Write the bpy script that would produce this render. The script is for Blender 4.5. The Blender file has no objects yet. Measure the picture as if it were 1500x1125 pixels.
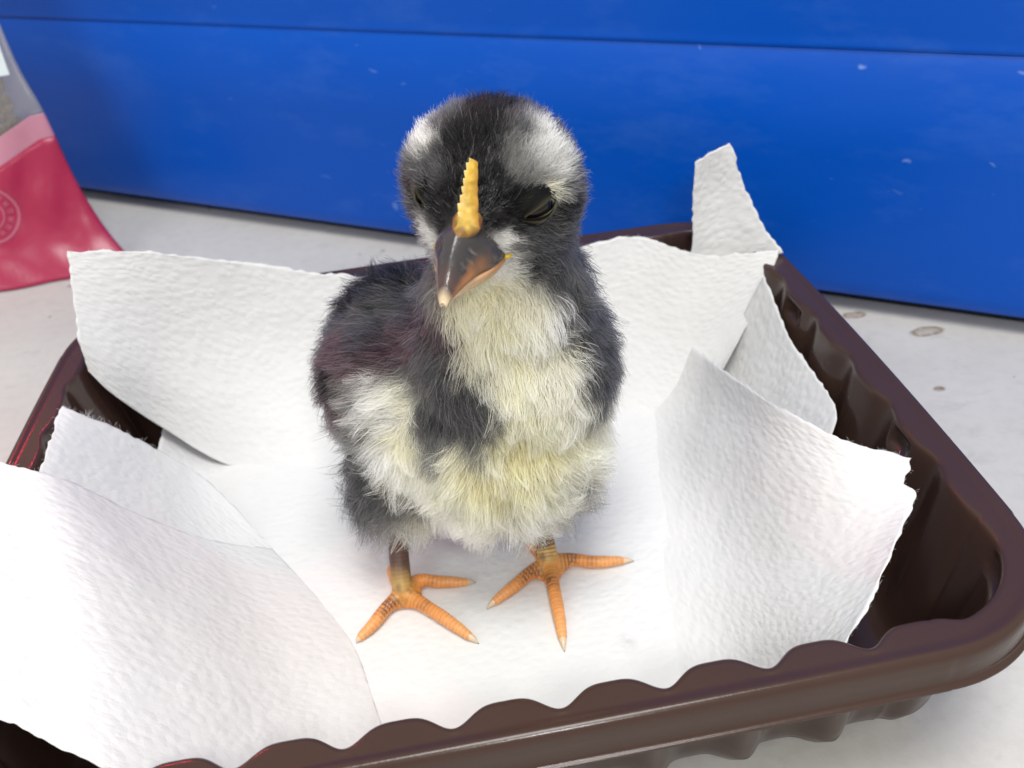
import bpy, bmesh, math, random
import numpy as np
from mathutils import Matrix, Vector
from mathutils.kdtree import KDTree

random.seed(4)
rng = np.random.default_rng(7)
SC = bpy.context.scene
COL = SC.collection
MM = 0.001

# ---------------------------------------------------------------- camera
cam_d = bpy.data.cameras.new('camera')
cam = bpy.data.objects.new('camera', cam_d)
COL.objects.link(cam)
SC.camera = cam
RX = (0.9847, -0.1543, -0.0807)
RY = (0.1553, 0.5690, 0.8075)
RZ = (-0.0787, -0.8077, 0.5843)
cam.matrix_world = Matrix(((RX[0], RY[0], RZ[0], -0.0007),
                           (RX[1], RY[1], RZ[1], -0.1584),
                           (RX[2], RY[2], RZ[2], 0.1641),
                           (0, 0, 0, 1)))
cam_d.sensor_width = 36.0
cam_d.lens = 36.0 * 1293.3 / 1500.0
cam_d.clip_start = 0.01
cam_d.clip_end = 20.0
cam_d.dof.use_dof = True
cam_d.dof.focus_distance = 0.165
cam_d.dof.aperture_fstop = 26.0

# ---------------------------------------------------------------- light (indoor table, soft room light, red brooder lamp)
world = bpy.data.worlds.new('World')
SC.world = world
world.use_nodes = True
bg = world.node_tree.nodes['Background']
bg.inputs[0].default_value = (1.0, 0.985, 0.945, 1)
bg.inputs[1].default_value = 0.50


def area(name, loc, target, size, power, color=(1, 1, 1)):
    d = bpy.data.lights.new(name, 'AREA')
    d.shape = 'DISK'
    d.size = size
    d.energy = power
    d.color = color
    o = bpy.data.objects.new(name, d)
    COL.objects.link(o)
    o.location = loc
    o.rotation_euler = (Vector(target) - Vector(loc)).to_track_quat('-Z', 'Y').to_euler()
    return o


area('ceiling_lamp', (0.06, -0.22, 1.10), (0, 0, 0.03), 0.50, 8.6, (1.0, 0.99, 0.965))
area('camera_flash', (0.025, -0.25, 0.265), (0.0, 0.0, 0.04), 0.045, 0.29, (1.0, 0.99, 0.97))
area('window_light', (-0.75, -0.75, 0.75), (0, 0, 0.03), 0.6, 2.9, (0.98, 0.99, 1.0))
area('red_brooder_lamp', (-0.26, 0.42, 0.42), (0, 0, 0.05), 0.03, 0.42, (1.0, 0.02, 0.06))

SC.view_settings.view_transform = 'Standard'
SC.view_settings.look = 'None'
SC.view_settings.exposure = 0.10
SC.view_settings.gamma = 1.0
SC.render.engine = 'CYCLES'
SC.cycles.use_denoising = True
SC.cycles.max_bounces = 14
SC.cycles.diffuse_bounces = 6
SC.cycles.glossy_bounces = 8
SC.cycles.transmission_bounces = 8
SC.cycles.transparent_max_bounces = 8
SC.cycles_curves.shape = 'RIBBONS'

# ---------------------------------------------------------------- helpers


def tag(o, label=None, cat=None, kind=None, group=None):
    for k, v in (('label', label), ('category', cat), ('kind', kind), ('group', group)):
        if v:
            o[k] = v
    return o


def empty(name, loc=(0, 0, 0)):
    o = bpy.data.objects.new(name, None)
    o.empty_display_size = 0.01
    COL.objects.link(o)
    o.location = loc
    return o


def mesh_obj(name, verts, faces, mats, parent=None, smooth=True, uv=None, fmat=None, flip=False):
    """verts in world metres; the object is parented with an inverse so it keeps its place"""
    me = bpy.data.meshes.new(name)
    if flip:
        faces = [tuple(reversed(f)) for f in faces]
    me.from_pydata([tuple(map(float, v)) for v in verts], [], [tuple(int(i) for i in f) for f in faces])
    if not isinstance(mats, (list, tuple)):
        mats = [mats]
    for m in mats:
        me.materials.append(m)
    if fmat is not None:
        me.polygons.foreach_set('material_index', np.array(fmat, dtype=np.int32))
    if smooth:
        me.polygons.foreach_set('use_smooth', np.ones(len(me.polygons), dtype=bool))
    if uv is not None:
        lay = me.uv_layers.new(name='UVMap')
        idx = np.zeros(len(me.loops), dtype=np.int32)
        me.loops.foreach_get('vertex_index', idx)
        lay.data.foreach_set('uv', np.asarray(uv, dtype=np.float32)[idx].ravel())
    me.update()
    o = bpy.data.objects.new(name, me)
    COL.objects.link(o)
    if parent is not None:
        o.parent = parent
        o.matrix_parent_inverse = Matrix.Translation(-Vector(parent.location))
    return o


def color_attr(me, cols, name='Col'):
    a = me.attributes.new(name, 'FLOAT_COLOR', 'POINT')
    c = np.ones((len(cols), 4), dtype=np.float32)
    c[:, :3] = cols
    a.data.foreach_set('color', c.ravel())


def grid_faces(n, m, close=False):
    f = []
    for i in range(n - 1):
        for j in range(m - 1 + (1 if close else 0)):
            k = (j + 1) % m
            f.append((i * m + j, i * m + k, (i + 1) * m + k, (i + 1) * m + j))
    return f


def spline(pts, n, sharp=False):
    """n points along the polyline (Catmull-Rom, even spacing)"""
    p = np.array(pts, float)
    if sharp or len(p) < 3:
        d = p
    else:
        e = np.vstack([2 * p[0] - p[1], p, 2 * p[-1] - p[-2]])
        out = []
        for i in range(1, len(e) - 2):
            for t in np.linspace(0, 1, 24, endpoint=False):
                a, b, c, dd = e[i - 1], e[i], e[i + 1], e[i + 2]
                out.append(0.5 * (2 * b + (c - a) * t + (2 * a - 5 * b + 4 * c - dd) * t * t + (3 * b - a - 3 * c + dd) * t ** 3))
        out.append(e[-2])
        d = np.array(out)
    s = np.concatenate([[0], np.cumsum(np.linalg.norm(np.diff(d, axis=0), axis=1))])
    q = np.linspace(0, s[-1], n)
    return np.stack([np.interp(q, s, d[:, k]) for k in range(d.shape[1])], 1)


def hash3(ix, iy, iz, seed):
    h = (ix * 374761393 + iy * 668265263 + iz * 2147483647 + seed * 974634521) & 0xFFFFFFFF
    h = ((h ^ (h >> 13)) * 1274126177) & 0xFFFFFFFF
    return ((h ^ (h >> 16)) & 0xFFFF) / 65535.0


def vnoise(p, scale, seed=0):
    """value noise in -1..1"""
    p = np.asarray(p, float) / scale
    i = np.floor(p).astype(np.int64)
    f = p - i
    f = f * f * (3 - 2 * f)
    r = 0
    for dx in (0, 1):
        for dy in (0, 1):
            for dz in (0, 1):
                w = (f[:, 0] if dx else 1 - f[:, 0]) * (f[:, 1] if dy else 1 - f[:, 1]) * (f[:, 2] if dz else 1 - f[:, 2])
                r = r + w * hash3(i[:, 0] + dx, i[:, 1] + dy, i[:, 2] + dz, seed)
    return r * 2 - 1


class NT:
    """little node-tree writer"""

    def __init__(self, name):
        self.m = bpy.data.materials.new(name)
        self.m.use_nodes = True
        self.t = self.m.node_tree
        self.p = self.t.nodes['Principled BSDF']
        self.out = self.t.nodes['Material Output']

    def n(self, typ, ins=None, **props):
        x = self.t.nodes.new(typ)
        for k, v in props.items():
            setattr(x, k, v)
        for k, v in (ins or {}).items():
            self.set(x.inputs[k], v)
        return x

    def set(self, sock, v):
        if isinstance(v, bpy.types.NodeSocket):
            self.t.links.new(v, sock)
        elif isinstance(v, bpy.types.Node):
            self.t.links.new(v.outputs[0], sock)
        else:
            sock.default_value = v

    def P(self, **kw):
        for k, v in kw.items():
            self.set(self.p.inputs[k.replace('_', ' ')], v)

    def math(self, op, a, b=None, clamp=False):
        x = self.n('ShaderNodeMath', operation=op, use_clamp=clamp)
        self.set(x.inputs[0], a)
        if b is not None:
            self.set(x.inputs[1], b)
        return x.outputs[0]

    def mix(self, fac, a, b):
        x = self.n('ShaderNodeMix', data_type='RGBA')
        self.set(x.inputs['Factor'], fac)
        self.set(x.inputs[6], a)
        self.set(x.inputs[7], b)
        return x.outputs[2]

    def ramp(self, fac, stops):
        x = self.n('ShaderNodeValToRGB', {'Fac': fac})
        e = x.color_ramp.elements
        while len(e) < len(stops):
            e.new(0.5)
        for el, (pos, c) in zip(e, stops):
            el.position = pos
            el.color = c if len(c) == 4 else (*c, 1)
        return x.outputs[0]

    def noise(self, vec, scale, detail=3, rough=0.5, dist=0.0):
        return self.n('ShaderNodeTexNoise', {'Vector': vec, 'Scale': scale, 'Detail': detail, 'Roughness': rough, 'Distortion': dist}).outputs[0]

    def bump(self, h, strength, dist, normal=None):
        b = self.n('ShaderNodeBump', {'Height': h, 'Strength': strength, 'Distance': dist})
        if normal is not None:
            self.set(b.inputs['Normal'], normal)
        return b.outputs[0]

    def obj(self):
        return self.n('ShaderNodeTexCoord').outputs['Object']

    def geo(self):
        return self.n('ShaderNodeNewGeometry').outputs['Position']

    def uv(self):
        return self.n('ShaderNodeTexCoord').outputs['UV']

    def scale(self, vec, s):
        return self.n('ShaderNodeMapping', {'Vector': vec, 'Scale': s}).outputs[0]


# ---------------------------------------------------------------- materials


def mat_table():
    t = NT('worn_white_tabletop')
    g = t.geo()
    big = t.noise(g, 14, 4, 0.55)
    fine = t.noise(g, 260, 3, 0.6)
    base = t.mix(t.ramp(big, [(0.3, (0, 0, 0)), (0.72, (1, 1, 1))]), (0.52, 0.50, 0.465, 1), (0.62, 0.605, 0.57, 1))
    base = t.mix(t.math('MULTIPLY', t.ramp(fine, [(0.45, (0, 0, 0)), (0.7, (1, 1, 1))]), 0.16), base, (0.36, 0.35, 0.33, 1))
    # dark specks
    v = t.n('ShaderNodeTexVoronoi', {'Vector': g, 'Scale': 85.0})
    r = t.n('ShaderNodeSeparateColor', {0: v.outputs['Color']})
    speck = t.math('MULTIPLY', t.math('LESS_THAN', v.outputs['Distance'], t.math('MULTIPLY', r.outputs[0], 0.13)), t.math('GREATER_THAN', r.outputs[1], 0.55))
    base = t.mix(t.math('MULTIPLY', speck, 0.55), base, (0.16, 0.14, 0.12, 1))
    smudge = t.noise(t.scale(g, (60, 130, 60)), 1.0, 4, 0.65, 0.6)
    base = t.mix(t.math('MULTIPLY', t.ramp(smudge, [(0.58, (0, 0, 0)), (0.72, (1, 1, 1))]), 0.30), base, (0.30, 0.28, 0.25, 1))
    # rust-brown stains left by wet things
    wob = t.n('ShaderNodeTexNoise', {'Vector': g, 'Scale': 240.0, 'Detail': 3.0})
    gw = t.n('ShaderNodeMix', data_type='VECTOR')
    t.set(gw.inputs['Factor'], 0.0022)
    t.set(gw.inputs[4], g)
    t.set(gw.inputs[5], wob.outputs['Color'])
    for (x, y, rx, ry, ring) in ((0.1575, 0.0625, 0.0062, 0.0030, True), (0.1405, 0.0778, 0.0046, 0.0022, True), (0.1448, 0.0335, 0.0021, 0.0013, False), (0.1345, 0.0745, 0.0014, 0.0018, False)):
        mp = t.n('ShaderNodeMapping', {'Vector': gw.outputs[1], 'Location': (-x / rx, -y / ry, 0), 'Scale': (1 / rx, 1 / ry, 0)})
        ln = t.n('ShaderNodeVectorMath', {0: mp.outputs[0]}, operation='LENGTH').outputs['Value']
        if ring:
            m = t.ramp(ln, [(0.0, (.45, .45, .45)), (0.5, (.55, .55, .55)), (0.78, (1, 1, 1)), (1.0, (0, 0, 0))])
        else:
            m = t.ramp(ln, [(0.55, (1, 1, 1)), (1.0, (0, 0, 0))])
        m = t.math('MULTIPLY', m, t.ramp(t.noise(g, 420, 3, 0.7), [(0.34, (.45, .45, .45)), (0.56, (1, 1, 1))]))
        base = t.mix(t.math('MULTIPLY', m, 0.9), base, (0.17, 0.10, 0.035, 1))
    t.P(Base_Color=base, Roughness=0.42, Normal=t.bump(fine, 0.25, 0.0004))
    return t.m


def mat_blue():
    t = NT('scuffed_blue_plastic')
    g = t.obj()
    n1 = t.noise(g, 9, 3)
    base = t.mix(n1, (0.0003, 0.072, 0.455, 1), (0.0006, 0.090, 0.54, 1))
    # dusty scuffs and scratches: short flecks, thicker toward one side
    w = t.noise(g, 35, 4, 0.6)
    v = t.n('ShaderNodeTexVoronoi', {'Vector': t.scale(t.n('ShaderNodeVectorMath', {0: g, 1: t.n('ShaderNodeVectorMath', {0: t.n('ShaderNodeTexNoise', {'Vector': g, 'Scale': 90.0}).outputs['Color'], 1: (0.012, 0.012, 0.012)}, operation='MULTIPLY').outputs[0]}, operation='ADD').outputs[0], (85, 85, 190)), 'Scale': 1.0})
    r = t.n('ShaderNodeSeparateColor', {0: v.outputs['Color']})
    fleck = t.math('MULTIPLY', t.ramp(t.math('SUBTRACT', t.math('MULTIPLY', r.outputs[0], 0.22), v.outputs['Distance']), [(0.0, (0, 0, 0)), (0.12, (1, 1, 1))]), t.math('GREATER_THAN', r.outputs[1], 0.45))
    fx = t.n('ShaderNodeSeparateXYZ', {0: g}).outputs[0]
    fleck = t.math('MULTIPLY', fleck, t.math('ADD', t.math('MULTIPLY', fx, 4.5), 0.45, clamp=True))
    fleck = t.math('MULTIPLY', fleck, t.ramp(w, [(0.40, (0, 0, 0)), (0.58, (1, 1, 1))]))
    haze_ = t.ramp(t.noise(t.scale(g, (22, 22, 60)), 1.0, 5, 0.7), [(0.52, (0, 0, 0)), (0.8, (1, 1, 1))])
    base = t.mix(t.math('MULTIPLY', fleck, 0.75), base, (0.28, 0.42, 0.75, 1))
    base = t.mix(t.math('MULTIPLY', haze_, 0.16), base, (0.12, 0.26, 0.65, 1))
    rough = t.math('ADD', t.math('MULTIPLY', t.noise(g, 60, 4), 0.18), 0.24)
    t.P(Base_Color=base, Roughness=rough, Normal=t.bump(t.noise(g, 420, 2), 0.06, 0.0005))
    t.p.inputs['Specular IOR Level'].default_value = 0.2
    return t.m


def mat_tray():
    t = NT('brown_tray_plastic')
    g = t.geo()
    n = t.noise(g, 55, 3)
    base = t.mix(n, (0.046, 0.0250, 0.0190, 1), (0.055, 0.0300, 0.0230, 1))
    dust = t.n('ShaderNodeTexVoronoi', {'Vector': g, 'Scale': 210.0})
    r = t.n('ShaderNodeSeparateColor', {0: dust.outputs['Color']})
    d = t.math('MULTIPLY', t.math('LESS_THAN', dust.outputs['Distance'], 0.07), t.math('GREATER_THAN', r.outputs[0], 0.93))
    base = t.mix(t.math('MULTIPLY', d, 0.5), base, (0.35, 0.30, 0.26, 1))
    t.P(Base_Color=base, Roughness=t.math('ADD', t.math('MULTIPLY', t.noise(g, 700, 2), 0.07), 0.17), Normal=t.bump(t.noise(g, 900, 2), 0.10, 0.0002))
    t.p.inputs['Specular IOR Level'].default_value = 0.36
    return t.m


def mat_paper():
    t = NT('embossed_paper_towel')
    u = t.uv()                       # UVs are in millimetres / 100
    w = t.n('ShaderNodeTexNoise', {'Vector': u, 'Scale': 22.0, 'Detail': 2.0})
    uw = t.n('ShaderNodeMix', data_type='VECTOR')
    t.set(uw.inputs['Factor'], 0.010)
    t.set(uw.inputs[4], u)
    t.set(uw.inputs[5], w.outputs['Color'])
    uwv = uw.outputs[1]
    v = t.n('ShaderNodeTexVoronoi', {'Vector': t.scale(uwv, (42, 56, 1)), 'Scale': 1.0, 'Smoothness': 0.4}, feature='SMOOTH_F1')
    dots = t.ramp(v.outputs['Distance'], [(0.05, (1, 1, 1)), (0.75, (0, 0, 0))])
    crepe = t.noise(t.scale(uwv, (30, 230, 1)), 1.0, 3, 0.6)
    pulp = t.noise(u, 170, 4, 0.7)
    h = t.math('ADD', t.math('MULTIPLY', dots, 0.75), t.math('ADD', t.math('MULTIPLY', crepe, 0.26), t.math('MULTIPLY', pulp, 0.32)))
    base = t.mix(t.noise(u, 7, 3), (0.80, 0.80, 0.79, 1), (0.86, 0.86, 0.855, 1))
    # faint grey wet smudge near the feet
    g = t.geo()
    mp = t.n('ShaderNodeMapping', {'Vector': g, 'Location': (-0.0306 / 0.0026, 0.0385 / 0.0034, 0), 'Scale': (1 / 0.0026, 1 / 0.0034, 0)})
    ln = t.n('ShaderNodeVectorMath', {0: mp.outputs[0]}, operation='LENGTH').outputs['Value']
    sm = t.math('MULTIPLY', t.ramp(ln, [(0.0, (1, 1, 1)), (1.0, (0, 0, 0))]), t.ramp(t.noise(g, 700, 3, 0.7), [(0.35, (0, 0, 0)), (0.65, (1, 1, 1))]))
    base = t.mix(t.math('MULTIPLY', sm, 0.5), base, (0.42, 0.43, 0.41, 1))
    t.P(Base_Color=base, Roughness=0.9, Normal=t.bump(h, 0.52, 0.00048))
    t.p.inputs['Specular IOR Level'].default_value = 0.15
    # thin paper lets a little light through
    tr = t.n('ShaderNodeBsdfTranslucent', {'Color': (0.8, 0.8, 0.78, 1)})
    mx = t.n('ShaderNodeMixShader', {0: 0.14, 1: t.p.outputs[0], 2: tr.outputs[0]})
    t.set(t.out.inputs[0], mx.outputs[0])
    return t.m


def mat_simple(name, col, rough=0.5, spec=0.5, bump=None, alpha=None, coat=0.0):
    t = NT(name)
    g = t.geo()
    n = t.noise(g, 220, 3)
    c = tuple(x * 0.88 for x in col[:3]) + (1,)
    t.P(Base_Color=t.mix(n, c, (*col[:3], 1)), Roughness=rough)
    t.p.inputs['Specular IOR Level'].default_value = spec
    t.p.inputs['Coat Weight'].default_value = coat
    if bump:
        t.P(Normal=t.bump(t.noise(g, bump[0], 3), bump[1], bump[2]))
    if alpha is not None:
        t.p.inputs['Alpha'].default_value = alpha
    return t.m


def mat_attr(name, rough=0.5, spec=0.5, bump=None, coat=0.0, sss=0.0):
    t = NT(name)
    a = t.n('ShaderNodeAttribute', attribute_name='Col')
    t.P(Base_Color=a.outputs['Color'], Roughness=rough)
    t.p.inputs['Specular IOR Level'].default_value = spec
    t.p.inputs['Coat Weight'].default_value = coat
    if sss:
        t.p.inputs['Subsurface Weight'].default_value = sss
        t.p.inputs['Subsurface Radius'].default_value = (1.0, 0.35, 0.12)
        t.p.inputs['Subsurface Scale'].default_value = 0.0012
    if bump:
        t.P(Normal=t.bump(t.noise(t.geo(), bump[0], 3), bump[1], bump[2]))
    return t.m


def mat_down():
    t = NT('chick_down')
    a = t.n('ShaderNodeAttribute', attribute_name='Col')
    h = t.n('ShaderNodeBsdfHairPrincipled', {'Color': a.outputs['Color'], 'Roughness': 0.33, 'Radial Roughness': 0.6, 'Random Roughness': 0.3, 'IOR': 1.42})
    h.parametrization = 'COLOR'
    d = t.n('ShaderNodeBsdfDiffuse', {'Color': a.outputs['Color']})
    mx = t.n('ShaderNodeMixShader', {0: 0.55, 1: h.outputs[0], 2: d.outputs[0]})
    t.t.nodes.remove(t.p)
    t.set(t.out.inputs[0], mx.outputs[0])
    return t.m


M_TABLE = mat_table()
M_BLUE = mat_blue()
M_TRAY = mat_tray()
M_PAPER = mat_paper()
M_SHADEFOOT = mat_simple('gap_shadow_foot', (0.012, 0.012, 0.013), 0.7)  # near-black colour paints the shadow in the gap under the bin

# ---------------------------------------------------------------- tabletop
nx = 24
tv = [(-1.2 + 2.4 * i / nx, -1.0 + 2.4 * j / nx, 0) for j in range(nx + 1) for i in range(nx + 1)]
tag(mesh_obj('tabletop', tv, grid_faces(nx + 1, nx + 1), M_TABLE, smooth=False), kind='structure')

# ---------------------------------------------------------------- blue storage bin behind the tray
E1 = np.array([0.834, -0.5518, 0.0])
NB = np.array([-0.5518, -0.834, 0.0])       # toward the camera
B0 = np.array([0.013, 0.162, 0.0])


def rr_outline(x0, x1, y0, y1, r, k=8):
    o = []
    for cx, cy, a0 in ((x1 - r, y1 - r, 0), (x0 + r, y1 - r, 90), (x0 + r, y0 + r, 180), (x1 - r, y0 + r, 270)):
        for i in range(k + 1):
            a = math.radians(a0 + 90 * i / k)
            o.append((cx + r * math.cos(a), cy + r * math.sin(a)))
    return o


def bin_ring(off, z, half=0.34, depth=0.36, r=0.03):
    """outline grown by off; the front face is at local y = 0"""
    o = rr_outline(-half - off, half + off, -off, depth + off, r + off)
    return [B0 + E1 * x - NB * y + np.array([0, 0, z]) for x, y in o]


def loft(rings, cap0=True, cap1=True):
    m = len(rings[0])
    v = [p for r in rings for p in r]
    f = grid_faces(len(rings), m, close=True)
    if cap0:
        f.append(tuple(range(m - 1, -1, -1)))
    if cap1:
        f.append(tuple(range((len(rings) - 1) * m, len(rings) * m)))
    return v, f


binroot = empty('storage_bin', B0)
tag(binroot, 'large scuffed bright blue plastic storage bin standing behind the brown tray', 'storage bin')
prof = [(-0.012, 0.0055), (-0.004, 0.0052), (-0.0016, 0.0062), (-0.0004, 0.0086), (0.0, 0.012), (0.0004, 0.03), (0.0007, 0.055), (0.0009, 0.0850), (0.0005, 0.0856), (0.0005, 0.0861)]
v, f = loft([bin_ring(a, b) for a, b in prof])
mesh_obj('bin_wall', v, f, M_BLUE, binroot)
prof = [(0.0004, 0.0861), (0.0007, 0.0862), (0.0010, 0.0866), (0.0011, 0.0873), (0.0010, 0.0880), (0.0010, 0.0905), (0.0016, 0.13), (0.0022, 0.26), (0.0022, 0.285), (0.0015, 0.288)]
v, f = loft([bin_ring(a, b) for a, b in prof])
mesh_obj('bin_upper_band', v, f, M_BLUE, binroot)
v, f = loft([bin_ring(-0.010, 0.0), bin_ring(-0.010, 0.0056)])
mesh_obj('foot_rim', v, f, M_SHADEFOOT, binroot, smooth=False)

# ---------------------------------------------------------------- brown tray
TW, TD, TR = 100.0, 80.9, 27.0      # half sizes and corner radius, mm
FL = 17.0                           # flute pitch


def perim(ns_long, ns_short, ns_c):
    """points (x, y), inward normal, side id and coordinate along that side, going round"""
    P, N, S, Cc = [], [], [], []
    segs = [('r', 'v', TW, 1), ('t', 'h', TD, 1), ('l', 'v', -TW, -1), ('b', 'h', -TD, -1)]
    corners = {'r': (TW - TR, TD - TR, 0), 't': (-TW + TR, TD - TR, 90), 'l': (-TW + TR, -TD + TR, 180), 'b': (TW - TR, -TD + TR, 270)}
    for name, d, c, s in segs:
        L = (TD if d == 'v' else TW) - TR
        n = ns_short if d == 'v' else ns_long
        for i in range(n):
            q = -L + 2 * L * i / n
            if d == 'v':
                P.append((c, s * q)); N.append((-s, 0)); Cc.append(s * q)
            else:
                P.append((-s * q, c)); N.append((0, -s)); Cc.append(-s * q)
            S.append(name)
        cx, cy, a0 = corners[name]
        for i in range(ns_c):
            a = math.radians(a0 + 90 * i / ns_c)
            P.append((cx + TR * math.cos(a), cy + TR * math.sin(a)))
            N.append((-math.cos(a), -math.sin(a)))
            S.append('c' + name); Cc.append(i / ns_c)
    return np.array(P), np.array(N), S, np.array(Cc)


PP, PN, PS, PC = perim(320, 240, 44)


def flute(side, c):
    if side[0] == 'c':
        return None
    ph = (c - 1.4) / FL if side in 'bt' else (c - 10.3) / 19.3
    w = 0.5 + 0.5 * math.cos(2 * math.pi * ph)
    return 1 - (1 - w) ** 2.1


W = np.zeros(len(PS))
for i, (s, c) in enumerate(zip(PS, PC)):
    w = flute(s, c)
    W[i] = -1 if w is None else (w if s in 'bt' else 0.50 + 0.42 * w)
for i in range(len(W)):                    # corners: blend the two neighbours through a low plain curve
    if W[i] < 0:
        t = PC[i]
        a = next(W[j % len(W)] for j in range(i, i - 60, -1) if W[j % len(W)] >= 0)
        b = next(W[j % len(W)] for j in range(i, i + 60) if W[j % len(W)] >= 0)
        k = max(0.0, 1 - t / 0.28); k2 = max(0.0, 1 - (1 - t) / 0.28)
        k = k * k * (3 - 2 * k); k2 = k2 * k2 * (3 - 2 * k2)
        W[i] = a * k + b * k2 + 0.35 * (1 - k - k2)

# small stacking dimples let into the wall just under the lip
DIM = np.zeros(len(PS))
for i, (s, c) in enumerate(zip(PS, PC)):
    if s in ('r', 'l'):
        for c0 in (28.0, -27.2):
            DIM[i] = max(DIM[i], max(0, 1 - ((c - c0) / 4.2) ** 2))
    elif s[0] == 'c':
        DIM[i] = max(DIM[i], max(0, 1 - ((c - 0.5) / 0.33) ** 2))

rows = []
BOW = np.array([2.0 * max(0.0, 1 - (c / 60.0) ** 2) if s in 'lr' else (1.0 * max(0.0, 1 - (c / 80.0) ** 2) if s in 'bt' else 0.0) for s, c in zip(PS, PC)])


def row(inset, z):
    ins = inset - BOW * 0.6
    q = PP + PN * ins[:, None]
    rows.append(np.column_stack([q, np.broadcast_to(z, len(q))]))


one = np.ones(len(PS))
I = 4.3 + 3.2 * W                            # inner edge of the lip
row(one * -1.3, 35.2); row(one * -0.9, 35.1); row(one * -0.35, 35.5); row(one * -0.1, 36.3); row(one * 0.05, 38.6); row(one * 0.15, 40.6)
row(one * 0.4, 41.6); row(one * 0.95, 42.15); row(one * 1.6, 42.2); row(one * 2.2, 41.95); row(one * 2.9, 41.8); row(one * 3.5, 41.8)
row(I - 0.7, 41.85); row(I - 0.25, 41.85); row(I + 0.15, 41.65); row(I + 0.42, 41.2); row(I + 0.55, 40.5)
for k, z in enumerate((39.6, 38.6, 37.6, 36.8, 36.2, 35.4, 34.4, 32, 28, 23, 18, 13, 9)):
    d = (41 - z) / 37.0
    taper = 0.55 + 5.2 * d
    dim = DIM * 1.7 * max(0.0, min(1.0, (z - 35.6) / 1.2)) * (1 if z < 40 else 0.7)
    sp = (4.3 + 3.2 * W) + taper + 0.9 * d * (W - 0.5)
    row(sp - dim, z)
for a, z in ((0.5, 6.2), (1.6, 4.0), (3.6, 2.4), (6.5, 1.6), (9.5, 1.4)):
    row(4.3 + 3.2 * (0.5 + (W - 0.5) * max(0, 1 - a / 8)) + 5.75 + a, z)
n_r = len(rows)
verts = np.vstack(rows) * MM
m = len(PS)
faces = grid_faces(n_r, m, close=True)
faces.append(tuple((n_r - 1) * m + i for i in range(m)))
tray = mesh_obj('plastic_tray', verts, faces, M_TRAY)
sol = tray.modifiers.new('thickness', 'SOLIDIFY')
sol.thickness = 0.00045
sol.offset = 0
tag(tray, 'dark brown plastic food tray with scalloped rim and fluted walls holding the chick', 'tray')

# ---------------------------------------------------------------- paper towels


def coons(top, bottom, left, right, n, m, bulge=(0, 0, 0), sharp=(), ragged=0.45, seed=0, wrinkle=0.5, edges='tblr', tweak=None):
    """sheet between four edge lines (mm); rows go top to bottom, columns left to right"""
    c0 = spline(top, m, 't' in sharp); c1 = spline(bottom, m, 'b' in sharp)
    d0 = spline(left, n, 'l' in sharp); d1 = spline(right, n, 'r' in sharp)
    u = np.linspace(0, 1, m)[None, :, None]
    v = np.linspace(0, 1, n)[:, None, None]
    S = (1 - v) * c0[None] + v * c1[None] + (1 - u) * d0[:, None] + u * d1[:, None]
    S = S - ((1 - u) * (1 - v) * c0[0] + u * (1 - v) * c0[-1] + (1 - u) * v * c1[0] + u * v * c1[-1])
    S = S + (16 * u * (1 - u) * v * (1 - v)) * np.array(bulge, float)
    # soft waves and small crumples along the surface normal
    du = np.gradient(S, axis=1); dv = np.gradient(S, axis=0)
    N = np.cross(du, dv); N /= np.linalg.norm(N, axis=2)[..., None] + 1e-9
    p = S.reshape(-1, 3)
    wv = vnoise(p, 13, seed) * 0.55 + vnoise(p, 5.5, seed + 1) * 0.22 + vnoise(p, 2.0, seed + 2) * 0.10
    fade = np.minimum(1, 6 * np.minimum(np.minimum(u, 1 - u), np.minimum(v, 1 - v)))[..., 0] * 0.8 + 0.2
    S = S + N * (wv.reshape(n, m) * wrinkle * fade)[..., None]
    if tweak is not None:
        S = tweak(S, u[..., 0], v[..., 0])
    # torn edges
    for e in edges:
        sl = {'t': (0, slice(None)), 'b': (-1, slice(None)), 'l': (slice(None), 0), 'r': (slice(None), -1)}[e]
        ax = dv if e in 'tb' else du
        t = ax[sl]; t = t / (np.linalg.norm(t, axis=1)[:, None] + 1e-9)
        S[sl] += t * (vnoise(S[sl], 1.5, seed + 5) * ragged + vnoise(S[sl], 5, seed + 6) * ragged)[:, None]
    lu = np.concatenate([[0], np.cumsum(np.linalg.norm(np.diff(S[n // 2], axis=0), axis=1))])
    lv = np.concatenate([[0], np.cumsum(np.linalg.norm(np.diff(S[:, m // 2], axis=0), axis=1))])
    uv = np.stack(np.meshgrid(lu, lv), 2).reshape(-1, 2) / 100.0 + seed * 0.37
    return S, uv


def sheet(name, parent, n, m, **k):
    S, uv = coons(n=n, m=m, **k)
    o = mesh_obj(name, S.reshape(-1, 3) * MM, grid_faces(n, m), M_PAPER, parent, uv=uv)
    s = o.modifiers.new('thickness', 'SOLIDIFY'); s.thickness = 0.00022; s.offset = 0
    return o, S


lint = []          # loose fibres standing off torn edges: (root, direction)


def add_lint(line, dirv, count, length=1.2):
    line = np.array(line)
    for _ in range(int(count * .6)):
        i = rng.integers(0, len(line) - 1); t = rng.random()
        lint.append((line[i] * (1 - t) + line[i + 1] * t, np.array(dirv) + rng.normal(0, .55, 3), length * rng.uniform(.35, 1)))


lining = empty('paper_towel', (0, 0, 0.003))
tag(lining, 'white paper towel under the chick with flaps standing up behind and right of it', 'paper towel')

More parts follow.
